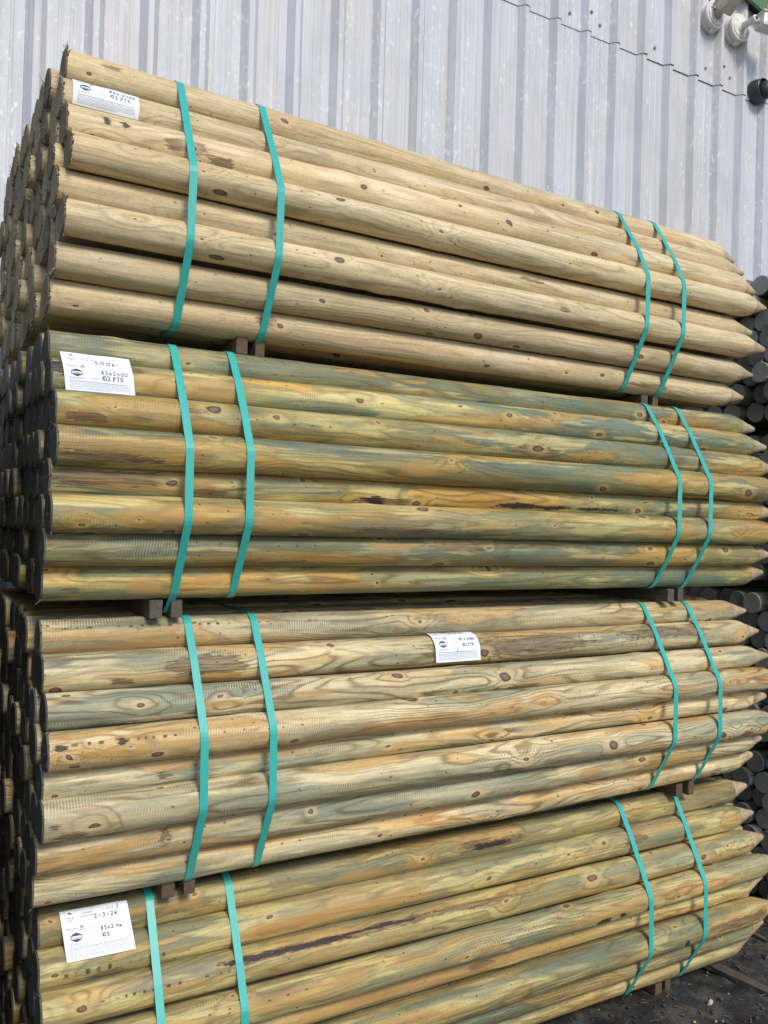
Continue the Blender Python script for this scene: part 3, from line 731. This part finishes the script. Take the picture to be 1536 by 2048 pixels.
# (channel, metres from the sawn end, degrees above the front, half length, half width)
SPOTS = {
 (1, 0): [('R', 0.10, 20, 0.03, 10)], (1, 2): [('G', 0.088, 18, 0.014, 15), ('G', 0.128, 14, 0.016, 13), ('R', 0.27, -5, 0.05, 24), ('G', 0.265, -2, 0.012, 12), ('R', 0.36, -30, 0.03, 20)],
 (1, 4): [('R', 1.35, 10, 0.05, 10)], (1, 5): [('B', 0.45, -10, 0.03, 15), ('R', 1.42, -5, 0.02, 10)], (1, 7): [('R', 0.52, 5, 0.03, 18), ('R', 1.9, -25, 0.12, 14)],
 (2, 1): [('G', 0.018, 25, 0.028, 28), ('G', 0.06, -30, 0.03, 20), ('B', 0.27, -5, 0.16, 45), ('B', 1.25, 0, 0.10, 40), ('R', 0.15, 40, 0.05, 14)],
 (2, 2): [('R', 0.06, -25, 0.05, 20), ('B', 0.05, -10, 0.06, 50), ('R', 0.30, 22, 0.03, 10), ('R', 1.30, -20, 0.09, 28), ('B', 1.52, -10, 0.09, 40)],
 (2, 3): [('R', 0.10, -35, 0.13, 16), ('B', 0.88, 0, 0.05, 30)],
 (2, 4): [('R', 0.12, 5, 0.14, 30), ('B', 0.20, -5, 0.16, 50), ('R', 0.34, -30, 0.05, 18), ('B', 0.55, 38, 0.25, 14), ('G', 0.77, -28, 0.04, 16), ('R', 0.82, -32, 0.08, 14), ('G', 1.30, -28, 0.16, 13), ('G', 1.55, -28, 0.10, 10)],
 (2, 5): [('B', 0.22, -15, 0.10, 30), ('R', 0.85, -38, 0.16, 14), ('B', 0.50, -20, 0.05, 30)],
 (2, 6): [('B', 0.95, 20, 0.2, 22), ('R', 1.05, 15, 0.12, 14), ('R', 1.3, 25, 0.25, 10)], (2, 7): [('R', 0.06, -22, 0.02, 12), ('B', 0.21, -10, 0.03, 35), ('B', 0.36, 12, 0.03, 20), ('B', 0.7, -32, 0.3, 10)],
 (3, 0): [('A', 0.36, 36, 0.34, 6), ('B', 0.26, -18, 0.08, 13), ('B', 0.10, -34, 0.12, 10), ('R', 0.22, 30, 0.012, 10)], (3, 1): [('R', 0.36, 5, 0.10, 35), ('R', 1.25, 10, 0.30, 36), ('R', 1.9, 30, 0.20, 28), ('R', 0.17, -30, 0.03, 14)],
 (3, 2): [('B', 0.38, 0, 0.10, 22), ('B', 0.62, 10, 0.06, 25)], (3, 3): [('A', 0.14, 24, 0.14, 6), ('G', 0.03, 22, 0.012, 10), ('G', 0.15, 24, 0.010, 10), ('B', 0.30, -8, 0.2, 12)],
 (3, 4): [('B', 0.42, 15, 0.26, 28), ('R', 0.26, -8, 0.014, 12)], (3, 5): [('R', 0.055, -40, 0.035, 18), ('R', 0.03, -8, 0.01, 10), ('R', 2.18, -34, 0.03, 22), ('R', 1.1, -40, 0.15, 12)],
 (3, 6): [('R', 0.27, 15, 0.014, 30), ('B', 1.55, 0, 0.05, 30)], (3, 7): [('B', 0.2, -5, 0.1, 25)],
 (4, 0): [('G', 1.22, 8, 0.09, 12), ('R', 1.22, 8, 0.13, 20), ('B', 0.9, -10, 0.2, 20)], (4, 1): [('R', 0.15, -30, 0.05, 18), ('A', 0.16, -5, 0.12, 6), ('R', 1.78, 20, 0.05, 20), ('B', 0.75, 0, 0.25, 25)],
 (4, 2): [('G', 0.56, 40, 0.20, 9), ('G', 0.80, 43, 0.16, 7), ('R', 0.72, 40, 0.34, 14), ('A', 0.28, 20, 0.2, 6), ('R', 1.08, 40, 0.22, 10)], (4, 3): [('B', 1.45, -10, 0.22, 30), ('G', 1.55, -25, 0.03, 12), ('G', 1.62, -22, 0.012, 18), ('B', 0.6, 0, 0.2, 40)],
 (4, 4): [('R', 1.15, 0, 0.05, 12), ('B', 1.0, 0, 0.6, 30)], (4, 5): [('R', 2.15, 0, 0.16, 22), ('G', 1.9, -20, 0.012, 20), ('R', 1.70, -40, 0.02, 16)], (4, 6): [('B', 1.2, 20, 0.25, 18)],
}
F1 = [(0.017, 2.388, 2.546, 2.519), (0.003, 2.377, 2.456, 2.451), (0.007, 2.393, 2.381, 2.384), (0.011, 2.402, 2.31, 2.31), (-0.008, 2.376, 2.238, 2.228), (0.002, 2.396, 2.161, 2.165), (-0.008, 2.398, 2.076, 2.078), (-0.012, 2.385, 2.004, 2.003)]
F2 = [(-0.014, 2.407, 1.876, 1.888), (-0.014, 2.415, 1.808, 1.816), (-0.01, 2.402, 1.735, 1.734), (-0.012, 2.416, 1.656, 1.659), (-0.018, 2.400, 1.587, 1.585), (-0.019, 2.416, 1.513, 1.511), (-0.023, 2.40, 1.439, 1.436), (-0.02, 2.414, 1.363, 1.366)]
F3 = [(-0.012, 2.378, 1.236, 1.231), (-0.013, 2.386, 1.163, 1.163), (-0.01, 2.384, 1.088, 1.084), (-0.011, 2.414, 1.015, 1.013), (-0.013, 2.375, 0.939, 0.943), (-0.017, 2.414, 0.872, 0.865), (-0.021, 2.366, 0.789, 0.795), (-0.019, 2.38, 0.709, 0.724)]
F4 = [(0.005, 2.418, 0.588, 0.589), (0.001, 2.407, 0.513, 0.512), (0.002, 2.413, 0.445, 0.438), (0.006, 2.436, 0.367, 0.367), (0.006, 2.412, 0.292, 0.292), (0.006, 2.436, 0.218, 0.218), (0.006, 2.418, 0.144, 0.141), (0.006, 2.406, 0.069, 0.069)]
def cf_(rlo, rhi, tan, rip, bark):
    def f(r, ri, i):
        b = bark[ri] if (i == 0 and bark) else float(r.choice([0.0, 0.05, 0.15, 0.35]))
        return (float(r.uniform(rlo, rhi)), float(r.uniform(*tan)), float(r.uniform(*rip)), b)
    return f
GRP = 'banded packs of pointed poles in the front stack'
b1 = bundle('topmost pack of the front stack: clean pale tan pointed poles under teal straps', 0.0, 0.0, 2.530, (W1, E1), 'fresh',
            F1, ((0.283, False), (0.497, True), (1.760, False), (1.927, True)), (0.478, 1.905), BAT_A, (20, 14, 30), 0.008, 1,
            cf_(0.3, 0.7, (0.1, 0.75), (0.1, 0.8), [0.1, 0.1, 0.62, 0.12, 0.2, 0.0, 0.1, 0.1]), GRP, 0.0415, hairs=26)
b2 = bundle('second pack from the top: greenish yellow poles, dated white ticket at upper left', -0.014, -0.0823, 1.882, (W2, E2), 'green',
            F2, ((0.267, True), (0.408, False), (1.834, False), (1.977, True)), (0.258, 1.955), BAT_B, (20, 12, 0), 0.007, 2,
            cf_(0.25, 0.75, (0.0, 0.35), (0.3, 1.0), [0.1, 0.55, 0.5, 0.3, 0.62, 0.25, 0.1, 0.35]), GRP, 0.0415, hairs=4)
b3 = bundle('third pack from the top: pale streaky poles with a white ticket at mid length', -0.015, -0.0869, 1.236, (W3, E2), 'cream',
            F3, ((0.320, True), (0.487, False), (1.832, False), (2.042, True)), (0.305, 2.020), BAT_A, (20, 12, 0), 0.007, 3,
            cf_(0.3, 0.8, (0.0, 0.4), (0.5, 1.0), [0.2, 0.5, 0.1, 0.4, 0.2, 0.45, 0.3, 0.1]), GRP, 0.0415, hairs=4)
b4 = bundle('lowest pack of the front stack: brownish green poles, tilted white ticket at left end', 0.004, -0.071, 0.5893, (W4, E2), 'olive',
            F4, ((0.252, True), (0.441, False), (1.764, False), (2.014, True)), (0.235, 1.955), BAT_A, (20, 12, 0), 0.007, 4,
            cf_(0.3, 0.75, (0.0, 0.4), (0.3, 1.0), [0.2, 0.5, 0.55, 0.2, 0.4, 0.3, 0.2, 0.1]), GRP, 0.036, hairs=4)
# neighbouring right stack, the same way round: its sawn ends face the front points
GR2 = 'weathered packs of poles in the right hand stack'
wcol = cf_(0.2, 0.8, (0.0, 0.8), (0, 0.6), None)
RX = 2.80
for k, (lab, z, yo) in enumerate((('topmost pack of grey weathered poles at right edge, wall just above it', 2.535, 0.02),
                                  ('dark weathered pole pack at right edge beside the tips of the second pack', 1.875, -0.02),
                                  ('dark weathered pole pack at right edge beside the tips of the third pack', 1.225, 0.0),
                                  ('lowest weathered pole pack at right edge, just above the dirty ground', 0.580, -0.01))):
    bundle(lab, RX, yo, z, (W5, E5), 'weathered', None, ((RX + 0.30, False), (RX + 1.9, False)), (RX + 0.33, RX + 1.95), BAT_B, (20, 6, 3), 0.022, 20 + k, wcol, GR2)
GR3 = 'unseen packs of poles in the left hand stack'  # unseen left stack, turned and set forward to keep light off the sawn ends
LX = -2.565
for k, (lab, z) in enumerate((('upper unseen pole pack left of the front stack, level with its second pack', 1.882),
                              ('middle unseen pole pack left of the front stack, level with its third pack', 1.236),
                              ('bottom unseen pole pack left of the front stack, level with its lowest pack', 0.5893))):
    bundle(lab, LX, -0.21, z, (W5, E5), 'weathered', None, ((LX + 0.30, False), (LX + 1.9, False)), (LX + 0.33, LX + 1.95), BAT_B, (20, 6, 3), 0.008, 40 + k, wcol, GR3, flip=True)

# ------------------------------------------------------------------ tickets
STROKES = {
 '0': [[(.5, 0), (.15, .2), (.1, .6), (.3, 1), (.7, .95), (.9, .55), (.8, .15), (.5, 0)]],
 '1': [[(.35, .1), (.5, 0), (.45, 1)]],
 '2': [[(.1, .2), (.4, 0), (.8, .15), (.75, .45), (.1, 1), (.95, .95)]],
 '3': [[(.15, .08), (.7, 0), (.8, .25), (.4, .45), (.85, .65), (.7, .95), (.1, 1)]],
 '4': [[(.3, 0), (.1, .6), (.95, .55)], [(.75, .25), (.65, 1)]],
 '5': [[(.9, 0), (.3, .02), (.2, .4), (.7, .4), (.85, .7), (.6, 1), (.1, .95)]],
 '6': [[(.8, 0), (.3, .35), (.1, .8), (.4, 1), (.8, .8), (.6, .55), (.2, .65)]],
 '8': [[(.75, .1), (.4, 0), (.2, .2), (.75, .65), (.65, .98), (.25, .95), (.2, .7), (.8, .25), (.75, .1)]],
 'x': [[(.1, .35), (.85, 1)], [(.85, .3), (.1, 1)]],
 'P': [[(.2, .05), (.12, 1.15)], [(.1, .1), (.6, 0), (.8, .25), (.55, .5), (.2, .5)]],
 'T': [[(.0, .08), (1.0, 0)], [(.5, .05), (.45, 1)]],
 'D': [[(.2, 0), (.15, 1), (.7, .85), (.95, .45), (.6, .05), (.1, .02)]],
 '-': [[(.1, .55), (.9, .5)]], '/': [[(.8, -.1), (.2, 1.1)]], '.': [[(.4, .95), (.5, 1.0)]],
 'm': [[(.05, .5), (.1, 1)], [(.1, .65), (.3, .5), (.4, 1)], [(.4, .65), (.65, .5), (.8, 1), (.95, .95)]], ' ': []}
def ribbon(strokes, wdt):
    vs, fs = [], []
    for st in strokes:
        P = [np.array(p, float) for p in st]; Q = [P[0]]
        for a, b in zip(P[:-1], P[1:]):
            for t in (0.34, 0.67, 1.0): Q.append(a + (b - a) * t)
        for i in range(1, len(Q) - 1): Q[i] = 0.25 * Q[i - 1] + 0.5 * Q[i] + 0.25 * Q[i + 1]
        k = len(vs)
        for i, p in enumerate(Q):
            d = Q[min(i + 1, len(Q) - 1)] - Q[max(i - 1, 0)]; d /= (np.linalg.norm(d) + 1e-9); nrm = np.array([-d[1], d[0]]) * wdt / 2
            vs += [p - nrm, p + nrm]
        for i in range(len(Q) - 1): fs.append((k + 2 * i, k + 2 * i + 1, k + 2 * i + 3, k + 2 * i + 2))
    return vs, fs
def hand(text, s, t, h, wch, slope=0.0):
    out = []; x = s
    for ch in text:
        for st in STROKES[ch]: out.append([(x + a * wch * 0.8 + random.uniform(-.2, .2), t + b * h + slope * (x - s) + random.uniform(-.2, .2)) for a, b in st])
        x += wch * (0.55 if ch in './1 ' else 1.0)
    return out
def font_mesh(text, size):
    cu_ = bpy.data.curves.new('print_text', 'FONT'); cu_.body = text; cu_.size = size; cu_.resolution_u = 2
    o = bpy.data.objects.new('print_text', cu_); COL.objects.link(o)
    dg = bpy.context.evaluated_depsgraph_get(); me = bpy.data.meshes.new_from_object(o.evaluated_get(dg))
    vs = [(v.co.x, -v.co.y) for v in me.vertices]; fs = [tuple(p.vertices) for p in me.polygons]
    bpy.data.objects.remove(o); bpy.data.curves.remove(cu_); bpy.data.meshes.remove(me)
    return vs, fs
class Flat:
    def __init__(self): self.v, self.f = [], []
    def addm(self, vs, fs): k = len(self.v); self.v += [tuple(p) for p in vs]; self.f += [tuple(i + k for i in f) for f in fs]
    def rect(self, s0, t0, s1, t1): self.addm([(s0, t0), (s1, t0), (s1, t1), (s0, t1)], [(0, 1, 2, 3)])
    def text(self, tx, s, t, size):
        vs, fs = font_mesh(tx, size); self.addm([(a + s, b + t) for a, b in vs], fs)
    def words(self, s0, s1, t, h, seed):
        r = random.Random(seed); x = s0
        while x < s1:
            wd = r.uniform(2, 7); self.rect(x, t, min(x + wd, s1), t + h); x += wd + 1.2
    def poly(self, pts, n=6):
        """convex polygon cut into thin bands so that it can bend"""
        t0 = min(p[1] for p in pts); t1 = max(p[1] for p in pts)
        def span(t):
            xsq = []
            for (a, b), (c, d) in zip(pts, pts[1:] + pts[:1]):
                if (b - t) * (d - t) <= 0 and abs(b - d) > 1e-9: xsq.append(a + (c - a) * (t - b) / (d - b))
            return min(xsq), max(xsq)
        for i in range(n):
            ta = t0 + (t1 - t0) * i / n + 1e-5; tb_ = t0 + (t1 - t0) * (i + 1) / n - 1e-5
            (a, b), (c, d) = span(ta), span(tb_); self.addm([(a, ta), (b, ta), (d, tb_), (c, tb_)], [(0, 1, 2, 3)])

def ticket(root, base, x0, path, skew, notes, rot=0.0, bulge=0.0, full=True):
    """path: polyline (y, z) from the top edge to the bottom edge; printed face looks outwards (-Y)."""
    P = [np.array(p) for p in path]; cum = [0.0]
    for a, b in zip(P[:-1], P[1:]): cum.append(cum[-1] + float(np.linalg.norm(b - a)))
    tot = cum[-1]
    def at(s, t, off):
        tt = t / 105.0 * tot
        for i in range(len(P) - 1):
            if tt <= cum[i + 1] or i == len(P) - 2: break
        f = (tt - cum[i]) / (cum[i + 1] - cum[i]); p = P[i] + (P[i + 1] - P[i]) * f
        def nrm(k):
            k = min(max(k, 0), len(P) - 2); d = P[k + 1] - P[k]; d = d / np.linalg.norm(d); return np.array([d[1], -d[0]])
        nn = nrm(i - 1) * (1 - f) * 0.5 + nrm(i) * 0.5 + nrm(i + 1) * f * 0.5; nn /= np.linalg.norm(nn)
        lift = bulge * math.sin(math.pi * s / 148.0) + 0.0006 * math.sin(s * 0.07 + t * 0.05)
        q = p + nn * (off + lift) + (P[i + 1] - P[i]) / np.linalg.norm(P[i + 1] - P[i]) * rot * (s - 74) / 1000.0
        return (x0 + s / 1000.0 + skew * t / 105.0 - base[0], q[0] - base[1], q[1] - base[2])
    vs, fs = [], []
    ns, nt = 14, 30
    for off in (0.0, -0.0003):
        for j in range(nt + 1):
            for i in range(ns + 1): vs.append(at(148.0 * i / ns, 105.0 * j / nt, off))
    n1 = ns + 1; o2 = (nt + 1) * n1
    for j in range(nt):
        for i in range(ns):
            a = j * n1 + i; q = (a, a + 1, a + n1 + 1, a + n1); fs.append(q[::-1]); fs.append(tuple(o2 + k for k in q))
    tk = link('delivery_ticket', mesh('delivery_ticket', vs, fs, True), root, PAPER)
    def put(name, flat, mat, off):
        me = mesh(name, [at(a, b, off) for a, b in flat.v], [f[::-1] for f in flat.f])
        return link(name, me, tk, mat)
    gr = Flat(); nv = Flat(); ink = Flat(); rd = Flat(); nm = Flat()
    # logo oval with initials, little emblem over it
    ring = []
    for i in range(41): a = 2 * math.pi * i / 40; ring.append((22 + 15 * math.cos(a), 20 + 8.5 * math.sin(a)))
    v_, f_ = ribbon([ring], 0.5); gr.addm(v_, f_)
    nv.text('CJT', 13.0, 23.5, 10.0)
    nv.poly([(17, 10), (18.5, 5.5), (20, 5.5), (21, 8), (24, 7), (24.5, 10)], 4)
    gr.text('Tel', 41, 13.5, 4.5); gr.words(48, 70, 10.6, 2.6, 1); gr.words(41, 72, 16.5, 2.6, 2)
    gr.text('No', 88, 12.5, 4.5); nm.text('023138', 99, 12.8, 5.5)
    nv.text('Benchmark', 9.0, 41.5, 5.4); gr.words(9, 24, 43.5, 1.4, 4)
    v_, f_ = ribbon([[(36, 44), (41.5, 33), (47, 44), (36, 44)]], 1.3); rd.addm(v_, f_); nv.poly([(39.5, 40.5), (41.5, 36), (43.5, 40.5)], 4)
    # hexagonal badge with a clear band carrying the word
    hx = [(15, 53.5), (27, 48), (39, 53.5), (39, 62.5), (27, 68), (15, 62.5)]
    nv.poly([(15, 53.5), (27, 48), (39, 53.5), (39, 55), (15, 55)], 6); nv.poly([(15, 61.5), (39, 61.5), (39, 62.5), (27, 68), (15, 62.5)], 6)
    nv.rect(15, 55, 16.5, 61.5); nv.rect(37.5, 55, 39, 61.5); nv.text('Tanalith', 17.2, 60.3, 5.2)
    gr.words(11, 42, 70.5, 1.3, 5); gr.words(11, 40, 73.2, 1.3, 6)
    for q, (lab, t) in enumerate((('Date', 29), ('Customer', 43), ('Dimensions', 57), ('Quantity', 71))):
        gr.text(lab, 54, t, 5.0)
        for s in range(80, 138, 2): gr.rect(s, t + 0.2, s + 1.0, t + 0.7)
    nv.words(10, 136, 79.5, 1.1, 11)
    for q in range(6): gr.words(10, 138 if q < 5 else 96, 83.2 + 3.1 * q, 1.15, 20 + q)
    for (tx, s, t, h, wc, sl) in notes:
        v_, f_ = ribbon(hand(tx, s, t, h, wc, sl), 1.6); ink.addm(v_, f_)
    put('small_print', gr, PRINTG, 0.00022); put('printed_logo', nv, PRINT, 0.00034); put('triangle_print', rd, PRINTR, 0.00028); put('serial_number', nm, PRINTR, 0.00028); put('handwriting', ink, INK, 0.00046)
    return tk
def arc(yc, zc, r, a0, a1, n=14):
    """angles from the front (-Y), positive upwards"""
    return [(yc - r * math.cos(R_(a0 + (a1 - a0) * i / n)), zc + r * math.sin(R_(a0 + (a1 - a0) * i / n))) for i in range(n + 1)]
def pz(p, x): return p[3] + (p[4] - p[3]) * (x - p[0]) / (p[1] - p[0])
def fr_pole(allp, row): return allp[sum(NN[:row])]
q = fr_pole(b1[2], 1); z2 = pz(q, 0.09)
ticket(b1[0], b1[1], 0.027, arc(q[2], z2, front_reach(q, 0.06, 0.165) + 0.0010, 98, -30, 20), -0.001, [('85x 2400', 80, 46, 9, 8, 0.02), ('102 PTD', 80, 60, 9, 8, 0.03)], 0.0)
q = fr_pole(b2[2], 1); z2 = pz(q, 0.09)
rr_ = front_reach(q, 0.05, 0.15) + 0.0010; a = arc(q[2], z2, rr_, 30, 4, 8); e = a[0]
pth = [(e[0] + 0.5 * L_, e[1] + 0.866 * L_) for L_ in (0.036, 0.018)] + a + [(q[2] - rr_ - 0.0005, z2 - 0.012), (q[2] - rr_ - 0.0025, z2 - 0.0315)]
ticket(b2[0], b2[1], 0.006, pth, 0.010, [('3/3/26-', 68, 20, 9, 9, 0.02), ('85x2400', 78, 47, 10, 8.5, 0.0), ('102 PTD', 78, 61, 11, 8, 0.0)], 0.0)
q = fr_pole(b3[2], 1); z2 = pz(q, 1.06)
rr_ = front_reach(q, 0.98, 1.14) + 0.0010
pth = arc(q[2], z2, rr_, 104, 4, 18) + [(q[2] - rr_ - 0.0008, z2 - 0.010), (q[2] - rr_ - 0.0030, z2 - 0.026)]
ticket(b3[0], b3[1], 0.984, pth, 0.004, [('02/03/26', 70, 16, 7, 6.5, 0.0), ('85 x 2400', 84, 42, 8, 6.5, 0.0), ('102 PTD', 90, 58, 8, 6.5, 0.0), ('/', 70, 72, 9, 5, 0.0)], 0.0)
q1 = fr_pole(b4[2], 0); q2 = fr_pole(b4[2], 1); za, zb = pz(q1, 0.13), pz(q2, 0.13)
dy, dz = q2[2] - q1[2], zb - za; dl = math.hypot(dy, dz); dy /= dl; dz /= dl
ang = math.degrees(math.atan2(-dy, -dz))
a = arc(q1[2], za, max(front_reach(q1, 0.07, 0.19), front_reach(q2, 0.07, 0.19)) + 0.0010, ang + 24, ang, 6); e = a[-1]
pth = a + [(e[0] + dy * L_, e[1] + dz * L_) for L_ in (0.03, 0.06, 0.0865)]
ticket(b4[0], b4[1], 0.050, pth, 0.010, [('2-3-26.', 70, 18, 8, 9, 0.0), ('85x2.4m.', 80, 45, 8, 7.5, 0.0), ('102', 80, 59, 8, 7.5, 0.0), ('/', 122, 4, 9, 6, 0.0)], 0.012, 0.0015)

# ------------------------------------------------------------------ things on the ground
def rock_mesh(name, s, seed, flat=0.6):
    bm = bmesh.new(); bmesh.ops.create_icosphere(bm, subdivisions=1, radius=1.0); r = random.Random(seed)
    for v in bm.verts: v.co = v.co * r.uniform(0.6, 1.1)
    bmesh.ops.scale(bm, vec=(s, s * r.uniform(0.6, 1.0), s * flat), verts=bm.verts)
    me = bpy.data.meshes.new(name); bm.to_mesh(me); bm.free(); return me
bm = bmesh.new(); r = random.Random(3)
for k in range(2600):
    if k < 320: x, y = r.uniform(2.38, 3.2), r.uniform(-0.15, 0.95); s = r.choice([0.005, 0.008, 0.012, 0.018])
    else: x, y = r.uniform(0.9, 3.1), r.uniform(-0.7, 0.9); s = r.choice([0.0015, 0.002, 0.003, 0.004, 0.006, 0.010])
    me = rock_mesh('t', s, k, r.uniform(0.4, 0.8)); k0 = len(bm.verts); bm.from_mesh(me); bpy.data.meshes.remove(me)
    bm.verts.ensure_lookup_table(); mz = Matrix.Translation((x, y, ground_z(x, y) + s * 0.25)) @ Matrix.Rotation(r.uniform(0, 6.28), 4, 'Z')
    bmesh.ops.transform(bm, matrix=mz, verts=bm.verts[k0:])
me = bpy.data.meshes.new('rubble'); bm.to_mesh(me); bm.free(); rb = link('rubble', me, None, ROCK); rb['kind'] = 'stuff'; rb['label'] = 'dark grit and crumbs of rubble on the dirty ground'
bm = bmesh.new()
for k in range(260):
    x, y = r.uniform(1.0, 2.7), r.uniform(-0.5, 0.5); L = r.uniform(0.006, 0.03)
    me = box_mesh('t', L, r.uniform(0.001, 0.004), 0.0012, 0, Matrix.Translation((x, y, ground_z(x, y) + 0.003)) @ Matrix.Rotation(r.uniform(0, 6.28), 4, 'Z') @ Matrix.Rotation(r.uniform(-.3, .3), 4, 'Y'))
    bm.from_mesh(me); bpy.data.meshes.remove(me)
me = bpy.data.meshes.new('wood_chips'); bm.to_mesh(me); bm.free(); wc = link('wood_chips', me, None, CHIP); wc['kind'] = 'stuff'; wc['label'] = 'scattered bark and wood chips on the dark ground'
bm = bmesh.new()
for (x, y, s) in ((1.92, 0.0, 0.006), (2.06, -0.02, 0.004), (1.98, -0.19, 0.006), (2.00, -0.20, 0.005), (2.13, -0.12, 0.005), (1.85, 0.04, 0.004), (1.7, 0.03, 0.003), (2.3, 0.2, 0.004), (1.95, 0.06, 0.003), (2.17, 0.0, 0.003)):
    me = rock_mesh('t', s, int(s * 1e5 + x * 100), 0.7); k0 = len(bm.verts); bm.from_mesh(me); bm.verts.ensure_lookup_table()
    bmesh.ops.translate(bm, vec=(x, y, ground_z(x, y) + s * 0.5), verts=bm.verts[k0:])
me = bpy.data.meshes.new('pale_grit'); bm.to_mesh(me); bm.free(); pg = link('pale_grit', me, None, ROCKL); pg['kind'] = 'stuff'; pg['label'] = 'pale crumbs of stone among the dark grit'
# planks lying on the ground
def plank(xa, ya, xb, yb, wd, th, label):
    L = math.hypot(xb - xa, yb - ya); bmx = bmesh.new(); bmesh.ops.create_cube(bmx, size=1.0)
    bmesh.ops.scale(bmx, vec=(wd, L, th), verts=bmx.verts)
    bmesh.ops.subdivide_edges(bmx, edges=[e for e in bmx.edges if abs((e.verts[0].co - e.verts[1].co).y) > 0.1], cuts=24)
    rr = random.Random(int(L * 100))
    for v in bmx.verts: v.co += Vector((rr.uniform(-1, 1) * 0.0022, 0, rr.uniform(-1, 1) * 0.0016))
    bmesh.ops.bevel(bmx, geom=[e for e in bmx.edges if e.calc_face_angle(0) > 1.0], offset=0.0018, segments=1, affect='EDGES')
    me = bpy.data.meshes.new('plank'); bmx.to_mesh(me); bmx.free()
    o = link('plank', me, None, PLANK, ((xa + xb) / 2, (ya + yb) / 2, GZ + th / 2 + 0.003)); o.rotation_euler = (0, 0, math.atan2(yb - ya, xb - xa) - math.pi / 2)
    return tag(o, label, 'plank')
plank(2.165, 0.62, 2.275, -0.42, 0.040, 0.022, 'rough weathered wooden batten lying on ground under the lowest points')
plank(2.52, 0.62, 2.60, -0.2, 0.022, 0.016, 'thin dark wooden stick on the ground at right edge')
sc_ = rock_mesh('paper_scrap', 0.016, 77, 0.7); o = link('paper_scrap', sc_, None, ROCKL, (2.03, -0.128, GZ + 0.012)); tag(o, 'crumpled pale scrap on the dark ground below the points', 'litter')
sc_ = rock_mesh('leaf_scrap', 0.007, 78, 0.35); o = link('leaf_scrap', sc_, None, LEAF, (1.905, -0.172, GZ + 0.006)); tag(o, 'tiny yellow scrap on the dark ground at bottom right', 'litter')
